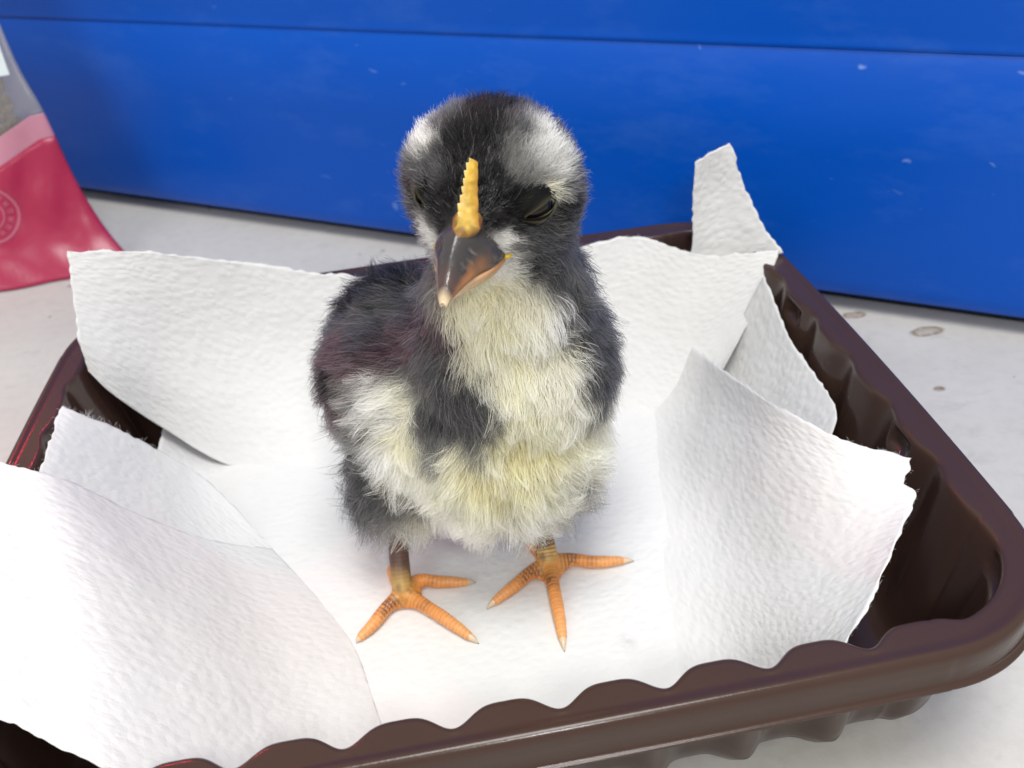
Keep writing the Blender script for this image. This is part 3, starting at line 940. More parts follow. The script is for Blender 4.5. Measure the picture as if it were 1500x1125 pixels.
PAL = {'K': (.0115, .011, .012), 'B': (.0065, .006, .0065), 'D': (.078, .077, .080), 'G': (.19, .185, .178), 'W': (.90, .89, .86), 'L': (.96, .945, .83), 'V': (.62, .615, .595),
       'C': (.96, .94, .77), 'Y': (.95, .91, .66), 'R': (.088, .056, .064)}  # R: dark down with the red lamp's pinkish light painted in
SEEDS = [
(11.5,-20.6,116.0,'K',0.25,0.55,0.8), (16.4,-13.9,117.4,'K',0.35,0.53,0.78), (9.5,-25.1,112.9,'K',0.16,0.57,0.81),
(5.6,-24.5,111.5,'K',-0.04,0.59,0.81), (2.4,-25.3,106.6,'K',-0.39,0.56,0.73), (2.8,-26.7,102.4,'K',-0.76,0.43,0.48),
(13.3,-27.6,110.6,'K',0.43,0.5,0.75), (11.8,-29.4,106.9,'K',0.65,0.4,0.64), (13.8,-30.3,102.4,'B',0.99,-0.01,0.12),
(15.2,-29.8,105.4,'B',0.88,0.22,0.42), (5.2,-27.6,106.0,'B',-0.13,0.59,0.8), (5.8,-20.3,114.5,'K',-0.04,0.59,0.81),
(1.9,-21.7,110.5,'D',-0.47,0.55,0.69), (1.7,-15.2,112.7,'W',-0.3,0.58,0.76), (1.4,-11.5,113.2,'W',-0.3,0.58,0.76),
(4.2,-13.8,114.5,'D',-0.13,0.59,0.8), (0.1,-18.7,110.1,'D',-0.65,0.49,0.59), (0.2,-23.1,106.0,'K',-0.87,0.34,0.36),
(22.6,-19.3,113.6,'V',0.51,0.47,0.72), (24.2,-19.3,112.2,'W',0.61,0.42,0.67), (20.5,-24.1,112.1,'V',0.51,0.47,0.72),
(26.4,-19.3,109.6,'V',0.81,0.29,0.51), (21.9,-25.0,110.0,'V',0.61,0.42,0.67), (17.4,-27.1,110.3,'G',0.51,0.47,0.72),
(18.8,-24.6,112.6,'G',0.51,0.47,0.72), (19.6,-21.1,114.6,'D',0.43,0.5,0.75), (24.1,-24.6,107.8,'V',0.92,0.17,0.36),
(25.0,-25.0,104.9,'G',0.99,-0.03,0.1), (20.8,-27.1,107.9,'G',0.85,0.25,0.46), (17.2,-28.7,107.6,'K',0.65,0.4,0.64),
(21.2,-27.9,105.2,'C',0.92,-0.29,-0.27), (21.3,-28.1,103.8,'D',0.96,-0.22,-0.17), (19.9,-27.5,108.2,'G',0.76,0.33,0.56),
(22.1,-13.8,115.8,'D',0.43,0.5,0.75), (26.6,-16.1,112.7,'D',0.72,0.36,0.6), (28.4,-17.9,108.8,'D',0.92,0.17,0.36),
(29.1,-19.5,103.2,'D',0.98,-0.15,-0.08), (29.0,-22.1,97.5,'D',0.94,-0.26,-0.24), (25.7,-24.5,100.9,'K',0.96,-0.21,-0.16),
(22.2,-27.5,104.0,'C',0.93,-0.27,-0.25), (17.6,-29.5,99.6,'D',0.89,-0.33,-0.33), (20.0,-28.3,98.0,'D',0.89,-0.33,-0.33),
(24.9,-23.4,95.5,'D',0.9,-0.31,-0.31), (13.6,-30.1,99.7,'W',0.96,-0.22,-0.17), (12.0,-30.2,103.5,'B',0.92,0.16,0.35),
(13.9,-30.1,104.0,'B',0.91,0.19,0.38), (16.8,-29.9,102.0,'K',0.96,-0.22,-0.18), (-0.3,-21.0,107.8,'D',-0.81,0.39,0.43),
(-0.6,-22.4,104.6,'K',-0.89,0.33,0.33), (16.1,-29.4,97.7,'G',0.93,-0.27,-0.25), (18.2,-28.8,97.3,'D',0.89,-0.33,-0.33),
(13.8,-29.0,93.7,'W',0.71,-0.46,-0.54), (16.2,-28.8,93.8,'G',0.87,-0.34,-0.36), (17.6,-28.5,93.7,'D',0.84,-0.37,-0.4),
(18.7,-28.0,95.3,'D',0.89,-0.33,-0.33), (19.8,-27.6,91.9,'D',0.75,-0.43,-0.5), (23.9,-24.7,91.7,'D',0.79,-0.41,-0.46),
(17.9,-28.1,91.2,'K',0.65,-0.49,-0.59), (23.0,-21.8,86.6,'D',0.69,-0.46,-0.55), (26.9,-18.3,85.5,'G',0.64,-0.49,-0.59),
(22.0,-23.1,84.8,'G',0.53,-0.53,-0.66), (25.6,-20.8,83.2,'D',0.42,-0.56,-0.72), (-0.7,-22.0,98.9,'W',-0.93,0.27,0.25),
(-0.3,-18.0,93.3,'W',-0.98,-0.06,-0.21), (-1.0,-22.1,101.5,'G',-0.89,0.33,0.33), (0.2,-11.4,86.0,'G',-0.81,-0.29,-0.51),
(7.9,-26.8,89.5,'C',-0.06,-0.58,-0.81), (2.9,-20.5,81.6,'C',-0.35,-0.53,-0.78), (10.3,-28.4,91.7,'W',0.04,-0.59,-0.81),
(6.6,-23.2,84.0,'C',-0.16,-0.57,-0.81), (13.6,-27.2,87.8,'L',0.13,-0.59,-0.8), (18.6,-24.9,83.9,'L',0.22,-0.59,-0.78),
(21.8,-23.9,82.1,'W',0.22,-0.59,-0.78), (11.7,-25.3,83.2,'C',-0.06,-0.58,-0.81), (29.4,-16.5,83.8,'D',0.44,-0.55,-0.71),
(32.9,-10.6,72.4,'D',0.37,-0.57,-0.73), (33.5,-14.5,66.6,'D',0.22,-0.59,-0.78), (33.9,-18.0,62.3,'D',0.04,-0.59,-0.81),
(29.4,-14.1,73.5,'D',0.22,-0.59,-0.78), (26.6,-20.1,72.2,'D',0.13,-0.59,-0.8), (28.3,-22.2,66.2,'D',0.13,-0.59,-0.8),
(31.8,-18.4,57.9,'D',0.13,-0.59,-0.8), (25.6,-21.0,78.0,'G',0.13,-0.59,-0.8), (23.7,-21.8,73.1,'L',0.13,-0.59,-0.8),
(24.3,-25.0,67.3,'L',0.13,-0.59,-0.8), (27.3,-23.9,58.6,'L',0.13,-0.59,-0.8), (32.0,-15.4,49.5,'L',0.22,-0.59,-0.78),
(9.7,-25.0,80.6,'C',-0.06,-0.58,-0.81), (16.9,-25.6,78.9,'L',0.04,-0.59,-0.81), (5.7,-22.3,75.2,'C',-0.25,-0.55,-0.8),
(12.6,-25.3,72.1,'C',0.04,-0.59,-0.81), (20.1,-25.7,70.1,'L',0.13,-0.59,-0.8), (9.7,-26.3,69.4,'C',0.13,-0.59,-0.8),
(11.5,-28.3,64.2,'C',0.04,-0.59,-0.81), (17.7,-28.5,59.8,'C',0.13,-0.59,-0.8), (26.3,-24.1,50.3,'C',0.47,-0.55,-0.69),
(32.1,-17.6,47.5,'C',0.53,-0.53,-0.66), (29.8,-20.4,39.1,'L',0.64,-0.49,-0.59), (33.7,-20.2,55.4,'L',0.3,-0.58,-0.76),
(0.3,-16.4,78.4,'R',-0.58,-0.44,-0.69), (-0.5,-16.1,72.2,'D',-0.25,-0.55,-0.8), (2.1,-21.3,70.5,'D',0.13,-0.59,-0.8),
(5.0,-24.5,69.0,'D',0.34,-0.57,-0.75), (-1.7,-19.7,65.4,'D',0.04,-0.59,-0.81), (-1.2,-21.1,59.6,'D',0.04,-0.59,-0.81),
(3.9,-25.7,62.1,'D',0.34,-0.57,-0.75), (2.8,-24.9,57.0,'G',0.39,-0.56,-0.73), (5.7,-26.2,65.4,'D',0.47,-0.55,-0.69),
(-4.7,-17.1,59.0,'D',-0.16,-0.57,-0.81), (8.2,-24.6,71.6,'L',0.34,-0.57,-0.75), (-10.0,22.7,69.5,'K',-0.81,0.39,0.43),
(-16.6,18.5,67.6,'K',-0.99,0.01,-0.12), (-5.3,23.7,69.1,'K',-0.76,0.43,0.48), (-4.1,8.4,67.8,'D',-0.81,-0.29,-0.51),
(-13.0,12.0,67.2,'D',-0.99,0.03,-0.1), (-22.3,17.4,62.1,'D',-0.96,-0.09,-0.25), (-20.1,0.3,65.3,'R',-0.99,-0.02,-0.15),
(-12.2,0.5,65.4,'D',-1.0,0.04,-0.08), (-23.7,-2.1,61.5,'K',-0.94,-0.14,-0.32), (-5.8,-3.4,66.8,'R',-0.98,-0.03,-0.18),
(-9.7,-4.9,64.7,'R',-1.0,0.04,-0.08), (-3.4,-13.7,68.8,'D',-0.95,-0.12,-0.29), (-14.7,-6.1,64.3,'R',-0.99,-0.02,-0.15),
(-25.7,-4.5,54.7,'R',-0.95,-0.12,-0.29), (-12.5,-9.0,61.5,'W',-0.97,-0.08,-0.24), (-8.0,-11.4,62.4,'L',-0.94,-0.14,-0.32),
(-7.3,-16.1,58.8,'L',-0.91,-0.18,-0.37), (-12.1,-14.3,56.7,'W',-0.95,-0.12,-0.29), (-10.7,-17.4,53.5,'C',-0.88,-0.22,-0.42),
(-15.9,-12.9,58.1,'V',-0.97,-0.08,-0.24), (-18.4,-14.1,52.4,'G',-0.97,-0.08,-0.24), (-14.5,-15.5,49.1,'W',-0.88,-0.22,-0.42),
(-20.1,-11.6,57.9,'G',-0.97,-0.07,-0.22), (-22.9,-10.5,50.5,'G',-0.97,-0.07,-0.22), (-18.1,-9.8,61.5,'G',-0.98,-0.04,-0.19),
(-14.9,-7.9,63.3,'G',-0.99,-0.02,-0.15), (-6.2,-9.7,64.2,'G',-0.95,-0.12,-0.29), (-23.8,-11.9,46.2,'G',-0.94,-0.14,-0.32),
(-26.3,-7.0,48.4,'G',-0.97,-0.07,-0.22), (-28.7,-5.0,36.5,'D',-0.68,-0.39,-0.63), (-24.6,-5.2,32.3,'K',-0.51,-0.47,-0.72),
(-21.2,-7.4,35.9,'D',-0.51,-0.47,-0.72), (-18.7,-10.7,33.9,'D',-0.35,-0.53,-0.78), (-14.7,-12.6,30.7,'G',-0.25,-0.55,-0.8),
(-18.6,-9.6,24.9,'G',-0.35,-0.53,-0.78), (-21.5,-8.7,27.8,'D',-0.51,-0.47,-0.72), (-12.6,-11.1,23.8,'L',-0.16,-0.57,-0.81),
(-9.0,-19.9,47.0,'L',-0.85,-0.25,-0.46), (-2.9,-25.6,49.7,'C',-0.7,-0.37,-0.61), (-7.9,-19.8,40.1,'L',-0.72,-0.36,-0.6),
(3.5,-29.1,49.6,'Y',-0.35,-0.53,-0.78), (8.3,-30.7,46.4,'Y',-0.06,-0.58,-0.81), (2.7,-29.2,42.6,'C',-0.35,-0.53,-0.78),
(10.6,-29.1,36.9,'L',0.04,-0.59,-0.81), (4.7,-26.7,30.9,'L',-0.16,-0.57,-0.81), (-4.3,-23.2,36.6,'L',-0.51,-0.47,-0.72),
(16.4,-30.2,44.1,'C',0.26,-0.58,-0.77), (11.8,-29.1,53.1,'Y',0.16,-0.59,-0.79), (16.2,-27.8,54.5,'Y',0.3,-0.58,-0.76),
(20.9,-28.7,44.5,'L',0.47,-0.55,-0.69), (25.1,-26.3,36.3,'G',0.53,-0.53,-0.66), (21.8,-28.0,35.6,'G',0.3,-0.58,-0.76),
(27.0,-24.5,38.8,'L',0.64,-0.49,-0.59), (9.7,-27.9,57.7,'Y',0.04,-0.59,-0.81), (6.8,-27.8,54.8,'C',-0.16,-0.57,-0.81),
(16.0,-29.0,33.6,'L',0.13,-0.59,-0.8), (-0.9,-24.9,54.0,'C',-0.53,-0.46,-0.71), (-3.4,-22.6,54.4,'G',-0.53,-0.46,-0.71),
]
# parts of the down nobody sees from the front, so that it holds from the side too
for p, c, d in (((0, 45, 60), 'K', (-.2, .9, .1)), ((-20, 38, 55), 'D', (-.5, .8, -.2)), ((12, 28, 60), 'K', (.2, .9, -.1)), ((28, 12, 66), 'D', (.5, .6, -.5)),
                ((34, 8, 50), 'G', (.5, .7, -.5)), ((36, -2, 48), 'W', (.5, .6, -.5)), ((30, 20, 42), 'D', (.4, .8, -.5)), ((20, 4, 100), 'K', (.2, .9, -.1)),
                ((26, -8, 104), 'D', (.5, .8, -.2)), ((26, -6, 92), 'D', (.5, .7, -.5)), ((10, 2, 98), 'K', (0, .9, -.4)), ((18, 4, 84), 'K', (.2, .7, -.7)),
                ((2, 2, 84), 'D', (-.4, .6, -.7)), ((0, -4, 95), 'D', (-.6, .6, -.4)), ((10, 14, 74), 'K', (0, .8, -.4)), ((0, 0, 24), 'W', (0, .2, -1)),
                ((0, 22, 28), 'G', (0, .6, -.8)), ((-10, 30, 40), 'D', (-.2, .8, -.6)), ((15, 20, 32), 'G', (.2, .6, -.8)), ((30, -6, 30), 'G', (.5, .4, -.8)),
                ((20, 2, 26), 'G', (.2, .2, -1)), ((-16, 4, 26), 'D', (-.3, .3, -.9))):
    SEEDS.append((*p, c, *d))
for (f_, l_, u_), c in (((0, -15.5, 3), 'D'), ((4.5, -13.5, 1), 'D'), ((8, -11, 1), 'D'), ((-5, -15, 0), 'D'), ((-8, -12, 8), 'D'), ((2, -14, -5), 'D'), ((6.5, -12, -2.5), 'D'),
                        ((-3, -14.5, -9), 'D'), ((10, -8.5, -6), 'W'), ((7.5, -9.5, -9), 'G'), ((4, -12.5, 5.5), 'D')):
    SEEDS.append((*H(f_, l_, u_), c, *(-HF + HL * -.25 - HU * .1)))
sp_ = np.array([s[:3] for s in SEEDS], float)
sc_ = np.array([PAL[s[3]] for s in SEEDS]); sd_ = np.array([s[4:7] for s in SEEDS], float)
sd_ /= np.linalg.norm(sd_, axis=1)[:, None]


def seed_mix(p, k=5, power=5.0, chunk=20000):
    col = np.zeros_like(p); flow = np.zeros_like(p)
    for a in range(0, len(p), chunk):
        q = p[a:a + chunk]
        d2 = ((q[:, None] - sp_[None]) ** 2).sum(2) + 0.05
        ix = np.argpartition(d2, k, axis=1)[:, :k]
        w = np.take_along_axis(d2, ix, 1) ** (-power / 2)
        w /= w.sum(1)[:, None]
        # colours blend in a perceptual-like space, so the edges between patches stay crisp
        col[a:a + chunk] = (w[..., None] * np.sqrt(sc_[ix])).sum(1) ** 2
        w2 = np.take_along_axis(d2, ix, 1) ** -1.0; w2 /= w2.sum(1)[:, None]
        flow[a:a + chunk] = (w2[..., None] * sd_[ix]).sum(1)
    return col, flow


# skin colours
skin, _ = seed_mix(BV + 0.0, power=4)
skin = skin * 0.75
ORA = np.array([.76, .26, .038]); PINK = np.array([.84, .40, .15]); YEL = np.array([.64, .40, .12]); DRK = np.array([.085, .05, .038])
lt = ring_t[isleg][:, None]; rg = ring[isleg][:, None]; tz = istoe[isleg][:, None]; nz = BN[isleg][:, 2:3]
lp_ = BV[isleg]
toec = ORA * (1 - lt) + PINK * lt
toec = toec * (0.80 + 0.24 * rg) * (1 + .10 * vnoise(lp_, 1.3, 77)[:, None])
blot = vnoise(lp_, 3.2, 5)[:, None]
mt = midtoe[isleg][:, None]
dark_t = np.where(mt, np.clip(1.2 - np.abs(lt - 0.28) * 7, 0, 1), np.clip(1.6 - np.abs(lt - 0.34) * 4.6, 0, 1)) * np.clip(1.35 - rg * 1.3, 0, 1) * np.clip(nz * 2.0 + .1, 0, 1) * np.clip(.85 + blot * 1.5, 0, 1)
toec = toec * (1 - 0.92 * dark_t) + DRK * 0.92 * dark_t
rootm = np.clip(1 - lt * 3.6, 0, 1) * np.clip(nz * 1.8 - .2, 0, 1)
toec = toec * (1 - rootm * .7) + YEL * rootm * .7
spots = np.clip((vnoise(lp_, 1.7, 9)[:, None] - .25) * 4, 0, 1) * rootm
toec = toec * (1 - .75 * spots) + DRK * .75 * spots
legc = YEL * (1 - np.clip(lt * 6 - .35, 0, 1)) + np.array([.15, .072, .050]) * np.clip(lt * 6 - .35, 0, 1)
legc = legc * (0.22 + 1.05 * rg)
spots = np.clip((vnoise(lp_, 1.8, 19)[:, None] - .15) * 4, 0, 1)
legc = legc * (1 - .5 * spots) + DRK * .5 * spots
skin[isleg] = np.where(tz, toec, legc)
me.vertices.foreach_set('co', (BV * MM).astype(np.float32).ravel())
me.name = 'body'
me.materials.clear(); me.materials.append(mat_attr('chick_skin', 0.42, 0.45, (2600, 0.25, 0.0002), sss=0.25))
me.polygons.foreach_set('use_smooth', np.ones(len(me.polygons), bool))
color_attr(me, skin)
body = bpy.data.objects.new('body', me)
COL.objects.link(body)
body.parent = chick; body.matrix_parent_inverse = Matrix.Translation(-chick.location)


def part(name, v, f, cols, mat, parent=chick, smooth=True):
    o = mesh_obj(name, np.array(v) * MM, f, mat, None, smooth)
    color_attr(o.data, np.array(cols))
    o.parent = parent
    root = parent if parent.type == 'EMPTY' else parent.parent
    o.matrix_parent_inverse = parent.matrix_parent_inverse.copy() if parent.type != 'EMPTY' else Matrix.Translation(-root.location)
    if parent.type != 'EMPTY':
        o.matrix_parent_inverse = Matrix.Identity(4)
    return o


# claws
M_CLAW = mat_attr('claw_horn', 0.3, 0.5, coat=0.2)
for k, t in TOES.items():
    a, b = np.array(t[-2]), np.array(t[-1])
    s0 = a + (b - a) * 0.02
    mid = a + (b - a) * .62 + np.array([0, 0, .28])
    v, f = tube([s0, a + (b - a) * .35 + np.array([0, 0, .22]), mid, b], [0.85, 0.70, 0.42, 0.10], seg=10, n=14)
    v = np.array(v)
    tt_ = np.clip(((v - s0) @ (b - a)) / ((b - a) @ (b - a)), 0, 1)[:, None]
    c = np.array([.78, .52, .30]) * (1 - tt_) + np.array([.62, .54, .42]) * tt_
    dk = np.clip((tt_ - .86) / .1, 0, 1)
    part('claw', v, f, c * (1 - .8 * dk) + np.array([.05, .04, .035]) * .8 * dk, M_CLAW)

# bill: the upper half as a loft of arched sections, the lower half tucked under it
M_BILL = mat_attr('bill_horn', 0.27, 0.5, (1100, 0.30, 0.0003), coat=0.12)


def bill_half(secs, seg, upper):
    V, T = [], []
    S_ = spline(np.array(secs, float), 40)
    for j, (f_, top, half, edge) in enumerate(S_):
        for k in range(seg + 1):
            a = math.pi * k / seg
            ca, sa = math.cos(a), math.sin(a)
            l_ = half * (abs(ca) ** (1.35 if upper else .85)) * (1 if ca > 0 else -1)
            u_ = edge + (top - edge) * (sa ** (0.95 if upper else .8))
            V.append((f_, l_, u_)); T.append((j / 39.0, sa))
        V.append((f_ - .2, 0, edge + (0.25 if upper else -0.1) * (1 if upper else -1))); T.append((j / 39.0, 0))
    m_ = seg + 2
    F = grid_faces(40, m_, close=True)
    F.append(tuple(range(m_))); F.append(tuple(range(40 * m_ - 1, 39 * m_ - 1, -1)))
    return np.array(V), F, np.array(T)


V, F, T = bill_half([(9.0, 1.6, 6.2, -5.4), (12.5, 2.0, 5.7, -5.5), (15.0, 2.0, 4.9, -5.6), (17.2, 1.05, 3.8, -5.6), (19.4, -0.6, 2.9, -5.9), (21.6, -2.8, 2.0, -6.5), (23.5, -5.4, 1.15, -7.3), (24.4, -7.6, 0.45, -8.4)], 22, True)
# nostril hollows and their little flaps
for sgn in (1, -1):
    d = ((V[:, 0] - 17.0) / 1.5) ** 2 + ((V[:, 1] - sgn * 3.2) / 1.3) ** 2 + ((V[:, 2] + 1.6) / 0.8) ** 2
    V[:, 1] -= sgn * 0.75 * np.exp(-d * 1.4)
    d = ((V[:, 0] - 17.0) / 1.9) ** 2 + ((V[:, 1] - sgn * 3.3) / 1.6) ** 2 + ((V[:, 2] + 0.3) / 0.8) ** 2
    V[:, 1] += sgn * 0.35 * np.exp(-d)
W_ = np.array([H(*p) for p in V])
t_, s_ = T[:, :1], T[:, 1:]
base = np.array([.042, .038, .039]) * np.ones((len(V), 3))
edgew = np.clip(1.05 - s_ * 2.2 + .25 * vnoise(W_, 1.1, 8)[:, None], 0, 1) * np.clip((t_ - .22) * 3, 0, 1)
base = base * (1 - edgew) + np.array([.46, .18, .055]) * edgew
mid = np.clip(1 - np.abs(t_ - .80) * 6, 0, 1) * .45
base = base * (1 - mid) + np.array([.13, .060, .050]) * mid
tip = np.clip((t_ - .85) / .10, 0, 1)
base = base * (1 - tip) + np.array([.66, .52, .34]) * tip
crust = np.clip((vnoise(W_, .55, 3)[:, None] - .42) * 6, 0, 1) * np.exp(-(((V[:, :1] - 16.3) / 2.6) ** 2 + ((V[:, 2:3] + 3.2) / 1.6) ** 2))
base = base * (1 - crust * .8) + np.array([.35, .34, .30]) * crust * .8
bill = part('upper_bill', W_, F, base, M_BILL)
V, F, T = bill_half([(9.0, -9.0, 6.0, -5.5), (12.5, -9.2, 5.6, -5.6), (16.0, -9.0, 4.5, -5.8), (18.6, -8.7, 3.1, -6.0), (21.0, -8.5, 1.9, -6.6), (22.8, -8.2, .6, -7.4)], 18, False)
W_ = np.array([H(*p) for p in V])
c = np.array([.46, .17, .04]) * (1 - T[:, :1]) + np.array([.62, .46, .28]) * T[:, :1]
part('lower_bill', W_, F, c, M_BILL)
for sgn in (1, -1):                              # yellow fleshy corner of the gape
    p = ICO_V * np.array([1.1, .9, .6]); p = p @ np.array(HFR) + H(9.7, sgn * 6.1, -5.5)
    part('gape_corner', p, ICO_F, np.array([[.68, .47, .05]] * len(p)) * (0.9 + 0.15 * vnoise(p, .5)[:, None]), M_BILL)

# comb: low serrated ridge up the forehead, flaring into a yellow cushion over the bill
M_COMB = mat_attr('comb_flesh', 0.42, 0.4, (1400, 0.4, 0.0003), sss=0.3)
back = spline([(17.6, .3, .5), (16.6, .5, 1.3), (15.2, .7, 2.4), (13.9, .9, 4.4), (12.9, .9, 6.8), (11.9, .8, 9.0), (10.8, .7, 11.0)], 120)
V, T = [], []
for j in range(120):
    t_ = j / 119.0
    saw = (t_ * 9.5) % 1.0
    tooth = (saw ** 0.8) * (1 - max(0, saw - .82) / .18) if t_ > .25 else 0
    hgt = 2.0 - 1.6 * t_ - 1.9 * max(0, .34 - t_) * 2.9
    spike = 0.8 * tooth * min(1, max(0, t_ - .22) * 5) * (1 - .45 * t_)
    hgt *= min(1, (1 - t_) * 9 + .25) 
    wid = (3.9 * (1 - t_) ** 3.0 + 0.44) * min(1, (1 - t_) * 5 + .15) * min(1, .30 + t_ * 4)
    lean = min(1, t_ * 3.5)
    out = np.array([.87 - .30 * lean, -.60 * lean, .45 + .10 * lean])
    out /= np.linalg.norm(out)
    lat = np.array([0.0, 1, 0]) - out * out[1]
    lat /= np.linalg.norm(lat)
    for k in range(25):
        a = k / 24.0 * math.pi
        l_ = wid * math.cos(a) * (1 - .45 * math.sin(a) ** 2)
        h_ = -1.3 + (hgt + 1.3) * math.sin(a) ** .9 + spike * math.sin(a) ** 10
        V.append(back[j] + out * h_ + lat * l_); T.append((t_, math.sin(a), tooth * math.sin(a) ** 10))
W_ = np.array([H(*p) for p in V])
W_ += 0.10 * np.stack([vnoise(W_, .8, 71 + i) for i in range(3)], 1)
T = np.array(T)
F = grid_faces(120, 25)
F.append(tuple(range(25))); F.append(tuple(range(120 * 25 - 1, 119 * 25 - 1, -1)))
c = np.array([.66, .42, .055]) * (0.85 + .25 * vnoise(W_, .7, 3)[:, None]) + 0 * W_
low = np.clip(1 - T[:, 1:2] * 1.8, 0, 1)
c = c * (1 - low * .7) + np.array([.36, .15, .03]) * low * .7
tipb = np.clip((T[:, 1:2] - .8) * 4, 0, 1)
c = c * (1 - tipb * .5) + np.array([.76, .55, .14]) * tipb * .5
st = np.clip(1.5 - T[:, :1] * 6.5 + .6 * vnoise(W_, .9, 13)[:, None], 0, 1)
c = c * (1 - st * .8) + np.array([.16, .07, .03]) * st * .8
sp = T[:, 2:3] * .7
c = c * (1 - sp) + np.array([.88, .74, .40]) * sp
# the soft cushion the ridge grows out of
cu_ = ICO_V * np.array([2.6, 2.5, 1.6])
cu_ = cu_ @ np.array([[.80, 0, -.60], [0, 1, 0], [.60, 0, .80]]) + np.array([14.6, 1.0, 1.7])
cw_ = np.array([H(*q) for q in cu_]); cw_ += 0.16 * np.stack([vnoise(cw_, 1.0, 81 + i) for i in range(3)], 1)
rim_ = np.clip(np.abs(ICO_V[:, 1:2]) * 1.5 - .35 + np.clip(ICO_V[:, :1], 0, 1) * .5 + .3 * vnoise(cw_, .8, 85)[:, None], 0, 1)
cc_ = np.array([.60, .36, .05]) * (1 - rim_) + np.array([.15, .062, .025]) * rim_
b_ = len(W_)
W_ = np.vstack([W_, cw_]); c = np.vstack([c, cc_]); F = F + [tuple(i + b_ for i in q) for q in ICO_F]
part('comb', W_, F, c, M_COMB)

# eyes, half closed
M_EYE = mat_simple('dark_wet_eye', (.006, .005, .005), 0.10, 0.35, coat=0.25)
M_LID = mat_attr('eyelid_skin', 0.75, 0.12, (2200, 0.3, 0.0002))
bm = bmesh.new(); bmesh.ops.create_uvsphere(bm, u_segments=48, v_segments=28, radius=1.0)
EV = np.array([v.co[:] for v in bm.verts]); EF = [tuple(v.index for v in f.verts) for f in bm.faces]; bm.free()
EYE = []
for sgn in (1, -1):
    # eye frame: long axis along the slit, x out of the head
    ec = (5.6, (8.8 if sgn > 0 else -7.2), 1.9)
    fw = np.array([.93, sgn * -.38, -.22]); fw /= np.linalg.norm(fw)
    ow = np.array([.40, sgn * 1.0, .16]); ow -= fw * (ow @ fw); ow /= np.linalg.norm(ow)
    uw = np.cross(fw, ow) * (1 if sgn < 0 else 1)
    if uw[2] < 0:
        uw = -uw
    EYE.append((np.array(ec), fw, ow, uw))

    def E_(a, o_, u_, ec=np.array(ec), fw=fw, ow=ow, uw=uw):
        return H(*(ec + fw * a + ow * o_ + uw * u_))
    eye = part('eye', [E_(p[0] * 3.75, p[1] * 3.75, p[2] * 3.75) for p in EV], EF, np.array([[.01, .01, .01]] * len(EV)), M_EYE)
    # lids drawn nearly shut: a dome over the eye with a slit left open
    n1, n2 = 96, 26
    V, C_ = [], []
    for j in range(n2):
        q = j / (n2 - 1)
        for i in range(n1):
            ph = 2 * math.pi * i / n1
            c_, s_ = math.cos(ph), math.sin(ph)
            slit = 1 / math.sqrt((c_ / 56) ** 2 + (s_ / (13 if s_ > 0 else 10)) ** 2)
            th = math.radians(slit + (96 - slit) * q)
            low_ = max(0.0, -s_)
            fold = math.sin(q * (15 + 8 * low_) + .6)
            rr_ = 4.0 + 0.26 * math.exp(-(q / .07) ** 2) + 0.10 * fold * (1 - q)
            tilt = 0.5 * math.sin(math.radians(slit)) * 0
            V.append(E_(rr_ * math.sin(th) * c_ * 1.12, rr_ * math.cos(th), rr_ * math.sin(th) * s_ * 0.92 + 0.35))
            g_ = math.exp(-(q / .10) ** 2)
            lite = max(0.0, fold) * (1 - q)
            C_.append(np.array([.004, .0038, .0036]) + np.array([.10, .092, .045]) * g_ * (.35 + .65 * low_) + np.array([.16, .15, .085]) * lite * low_)
    o = part('eyelid', V, grid_faces(n2, n1, close=True), C_, M_LID)

# ---------------------------------------------------------------- down
me.calc_loop_triangles()
tri = np.zeros(len(me.loop_triangles) * 3, dtype=np.int32); me.loop_triangles.foreach_get('vertices', tri); tri = tri.reshape(-1, 3)
tri = tri[~isleg[tri].any(axis=1)]
A_, B_, C2 = BV[tri[:, 0]], BV[tri[:, 1]], BV[tri[:, 2]]
ar = 0.5 * np.linalg.norm(np.cross(B_ - A_, C2 - A_), axis=1)
print('down area mm2', ar.sum())
NH = 200000
# more, finer hairs on the head
wt_ = ar * np.where(A_[:, 2] > 86, 1.7, 1.0)
pick = rng.choice(len(tri), NH, p=wt_ / wt_.sum())
r1, r2_ = rng.random(NH), rng.random(NH)
fl_ = r1 + r2_ > 1
r1[fl_] = 1 - r1[fl_]; r2_[fl_] = 1 - r2_[fl_]
root = A_[pick] + (B_ - A_)[pick] * r1[:, None] + (C2 - A_)[pick] * r2_[:, None]
nrm = BN[tri[pick, 0]] * (1 - r1 - r2_)[:, None] + BN[tri[pick, 1]] * r1[:, None] + BN[tri[pick, 2]] * r2_[:, None]
nrm /= np.linalg.norm(nrm, axis=1)[:, None]
hd = to_head(root)
keep = np.ones(NH, bool)
for ec, fw, ow, uw in EYE:
    d = hd - ec
    a, o_, u_ = d @ fw, d @ ow, d @ uw
    keep &= ~((o_ > 0) & (((a - .2) / 4.5) ** 2 + ((u_ + .9) / 2.35) ** 2 < 1))
keep &= ~((hd[:, 0] > 11.3) & (np.abs(hd[:, 1]) < 4.9 - .36 * (hd[:, 2] + 5.5)) & (hd[:, 2] > -9) & (hd[:, 2] < 1.5))
keep &= ~((hd[:, 0] > 9.2) & (np.abs(hd[:, 1]) < 6.4) & (hd[:, 2] > -7.2) & (hd[:, 2] < -3.8))
keep &= ~((hd[:, 0] > 8) & (np.abs(hd[:, 1] - .1) < np.where(hd[:, 2] > 4, .8, 1.5)) & (hd[:, 2] > 0) & (hd[:, 2] < 10))
root, nrm, hd = root[keep], nrm[keep], hd[keep]
n = len(root)
jit = np.stack([vnoise(root, 1.6, 40 + k) for k in range(3)], 1) * 0.9 + np.stack([vnoise(root, 5, 50 + k) for k in range(3)], 1) * 0.9
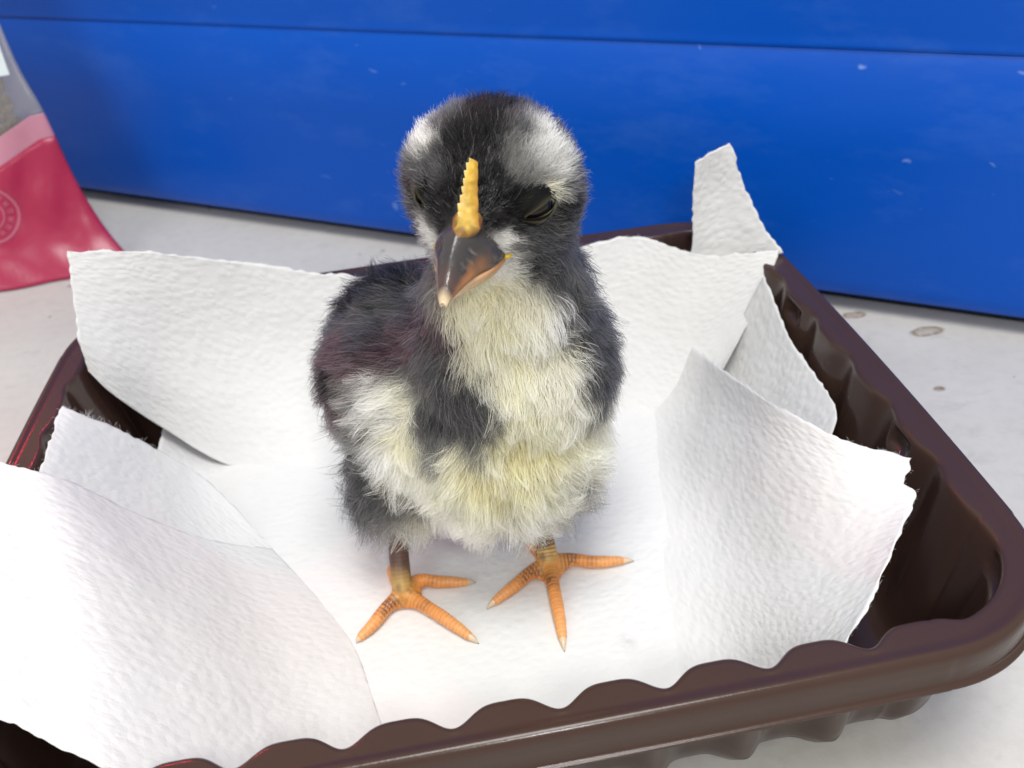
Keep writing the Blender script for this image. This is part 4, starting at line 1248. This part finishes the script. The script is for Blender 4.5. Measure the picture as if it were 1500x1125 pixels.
colr, flow = seed_mix(root + nrm * 2.0 + jit + rng.normal(0, .35, (n, 3)), power=4.6)
headw = np.clip((root[:, 2] - 84) / 8, 0, 1)
fluff = np.clip((50 - root[:, 2]) / 22, 0, 1) * np.clip((12 - root[:, 1]) / 14, 0, 1)
lum = colr.mean(1)
dface = np.linalg.norm(hd - np.array([14, 0, -2]), axis=1)
length = 8.6 - 4.7 * headw + 3.0 * fluff
length = np.where(headw > .5, np.minimum(length, 1.2 + 0.20 * np.maximum(0, dface - 2)), length)
length *= rng.uniform(.62, 1.12, n)
lift = 0.42 + 0.20 * fluff - 0.10 * headw
tang = flow - nrm * (flow * nrm).sum(1)[:, None]
# swirls and wind-blown partings
sw = np.stack([vnoise(root, 6.0, 60 + k) for k in range(3)], 1) * (0.45 + 0.95 * fluff)[:, None] * (1 - .55 * headw)[:, None]
tang = tang + sw
tang -= nrm * (tang * nrm).sum(1)[:, None]
tang /= np.linalg.norm(tang, axis=1)[:, None] + 1e-6
K = 7
pts = np.zeros((n, K, 3)); pts[:, 0] = root - nrm * .2
rnd = rng.normal(0, 1, (n, 3)) * 0.24
bend = rng.normal(0, 1, (n, 3)) * 0.34 * (1 + fluff)[:, None]
for k in range(1, K):
    t = k / (K - 1)
    d = nrm * (lift * (1.25 - .75 * t))[:, None] + tang * (0.45 + .65 * t) + rnd + bend * t + np.array([0, 0, -0.16 * t]) * (1 - .6 * headw)[:, None]
    d /= np.linalg.norm(d, axis=1)[:, None]
    pts[:, k] = pts[:, k - 1] + d * (length / (K - 1))[:, None]
# tufts: hairs lean together toward the tip of a leader
ng = n // 36
lead = rng.choice(n, ng, replace=False)
kd2 = KDTree(ng)
for i, j in enumerate(lead):
    kd2.insert(root[j], i)
kd2.balance()
own = np.fromiter((lead[kd2.find(p)[1]] for p in root), dtype=np.int64, count=n)
cl = (0.78 + 0.14 * fluff - 0.30 * headw) * rng.uniform(.5, 1.25, n)
cl = np.clip(cl, 0, .9)
tt = np.linspace(0, 1, K) ** 1.3
pts += (pts[own] - pts) * (cl[:, None] * tt[None])[..., None] * np.clip(length / length[own], 0, 1)[:, None, None]
tone = np.where(lum < .1, rng.lognormal(0, .45, n), rng.normal(.97, .10, n)).clip(.45, 3.0) * (1 + 0.10 * vnoise(root, 2.2, 90))
stray = rng.random(n) < .04
base_c = colr * tone[:, None]
base_c[stray] = base_c[stray] * .5 + np.array([.30, .295, .28]) * .5
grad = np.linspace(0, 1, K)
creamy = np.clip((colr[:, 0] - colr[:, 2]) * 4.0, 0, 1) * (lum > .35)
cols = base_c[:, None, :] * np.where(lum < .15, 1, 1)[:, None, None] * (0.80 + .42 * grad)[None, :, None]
yroot = np.array([1.0, .93, .70])
cols *= 1 + (yroot - 1) * (creamy[:, None] * (1 - grad)[None])[..., None]
cols = np.clip(cols, 0.003, .965)
rad = (0.057 - .010 * headw)[:, None] * (1 - .78 * grad ** 1.5)[None] * (rng.uniform(.55, 1.15, n) + .35 * (rng.random(n) < .12))[:, None]
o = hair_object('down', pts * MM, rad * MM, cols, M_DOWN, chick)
o['kind'] = 'stuff'
print('hairs', n)
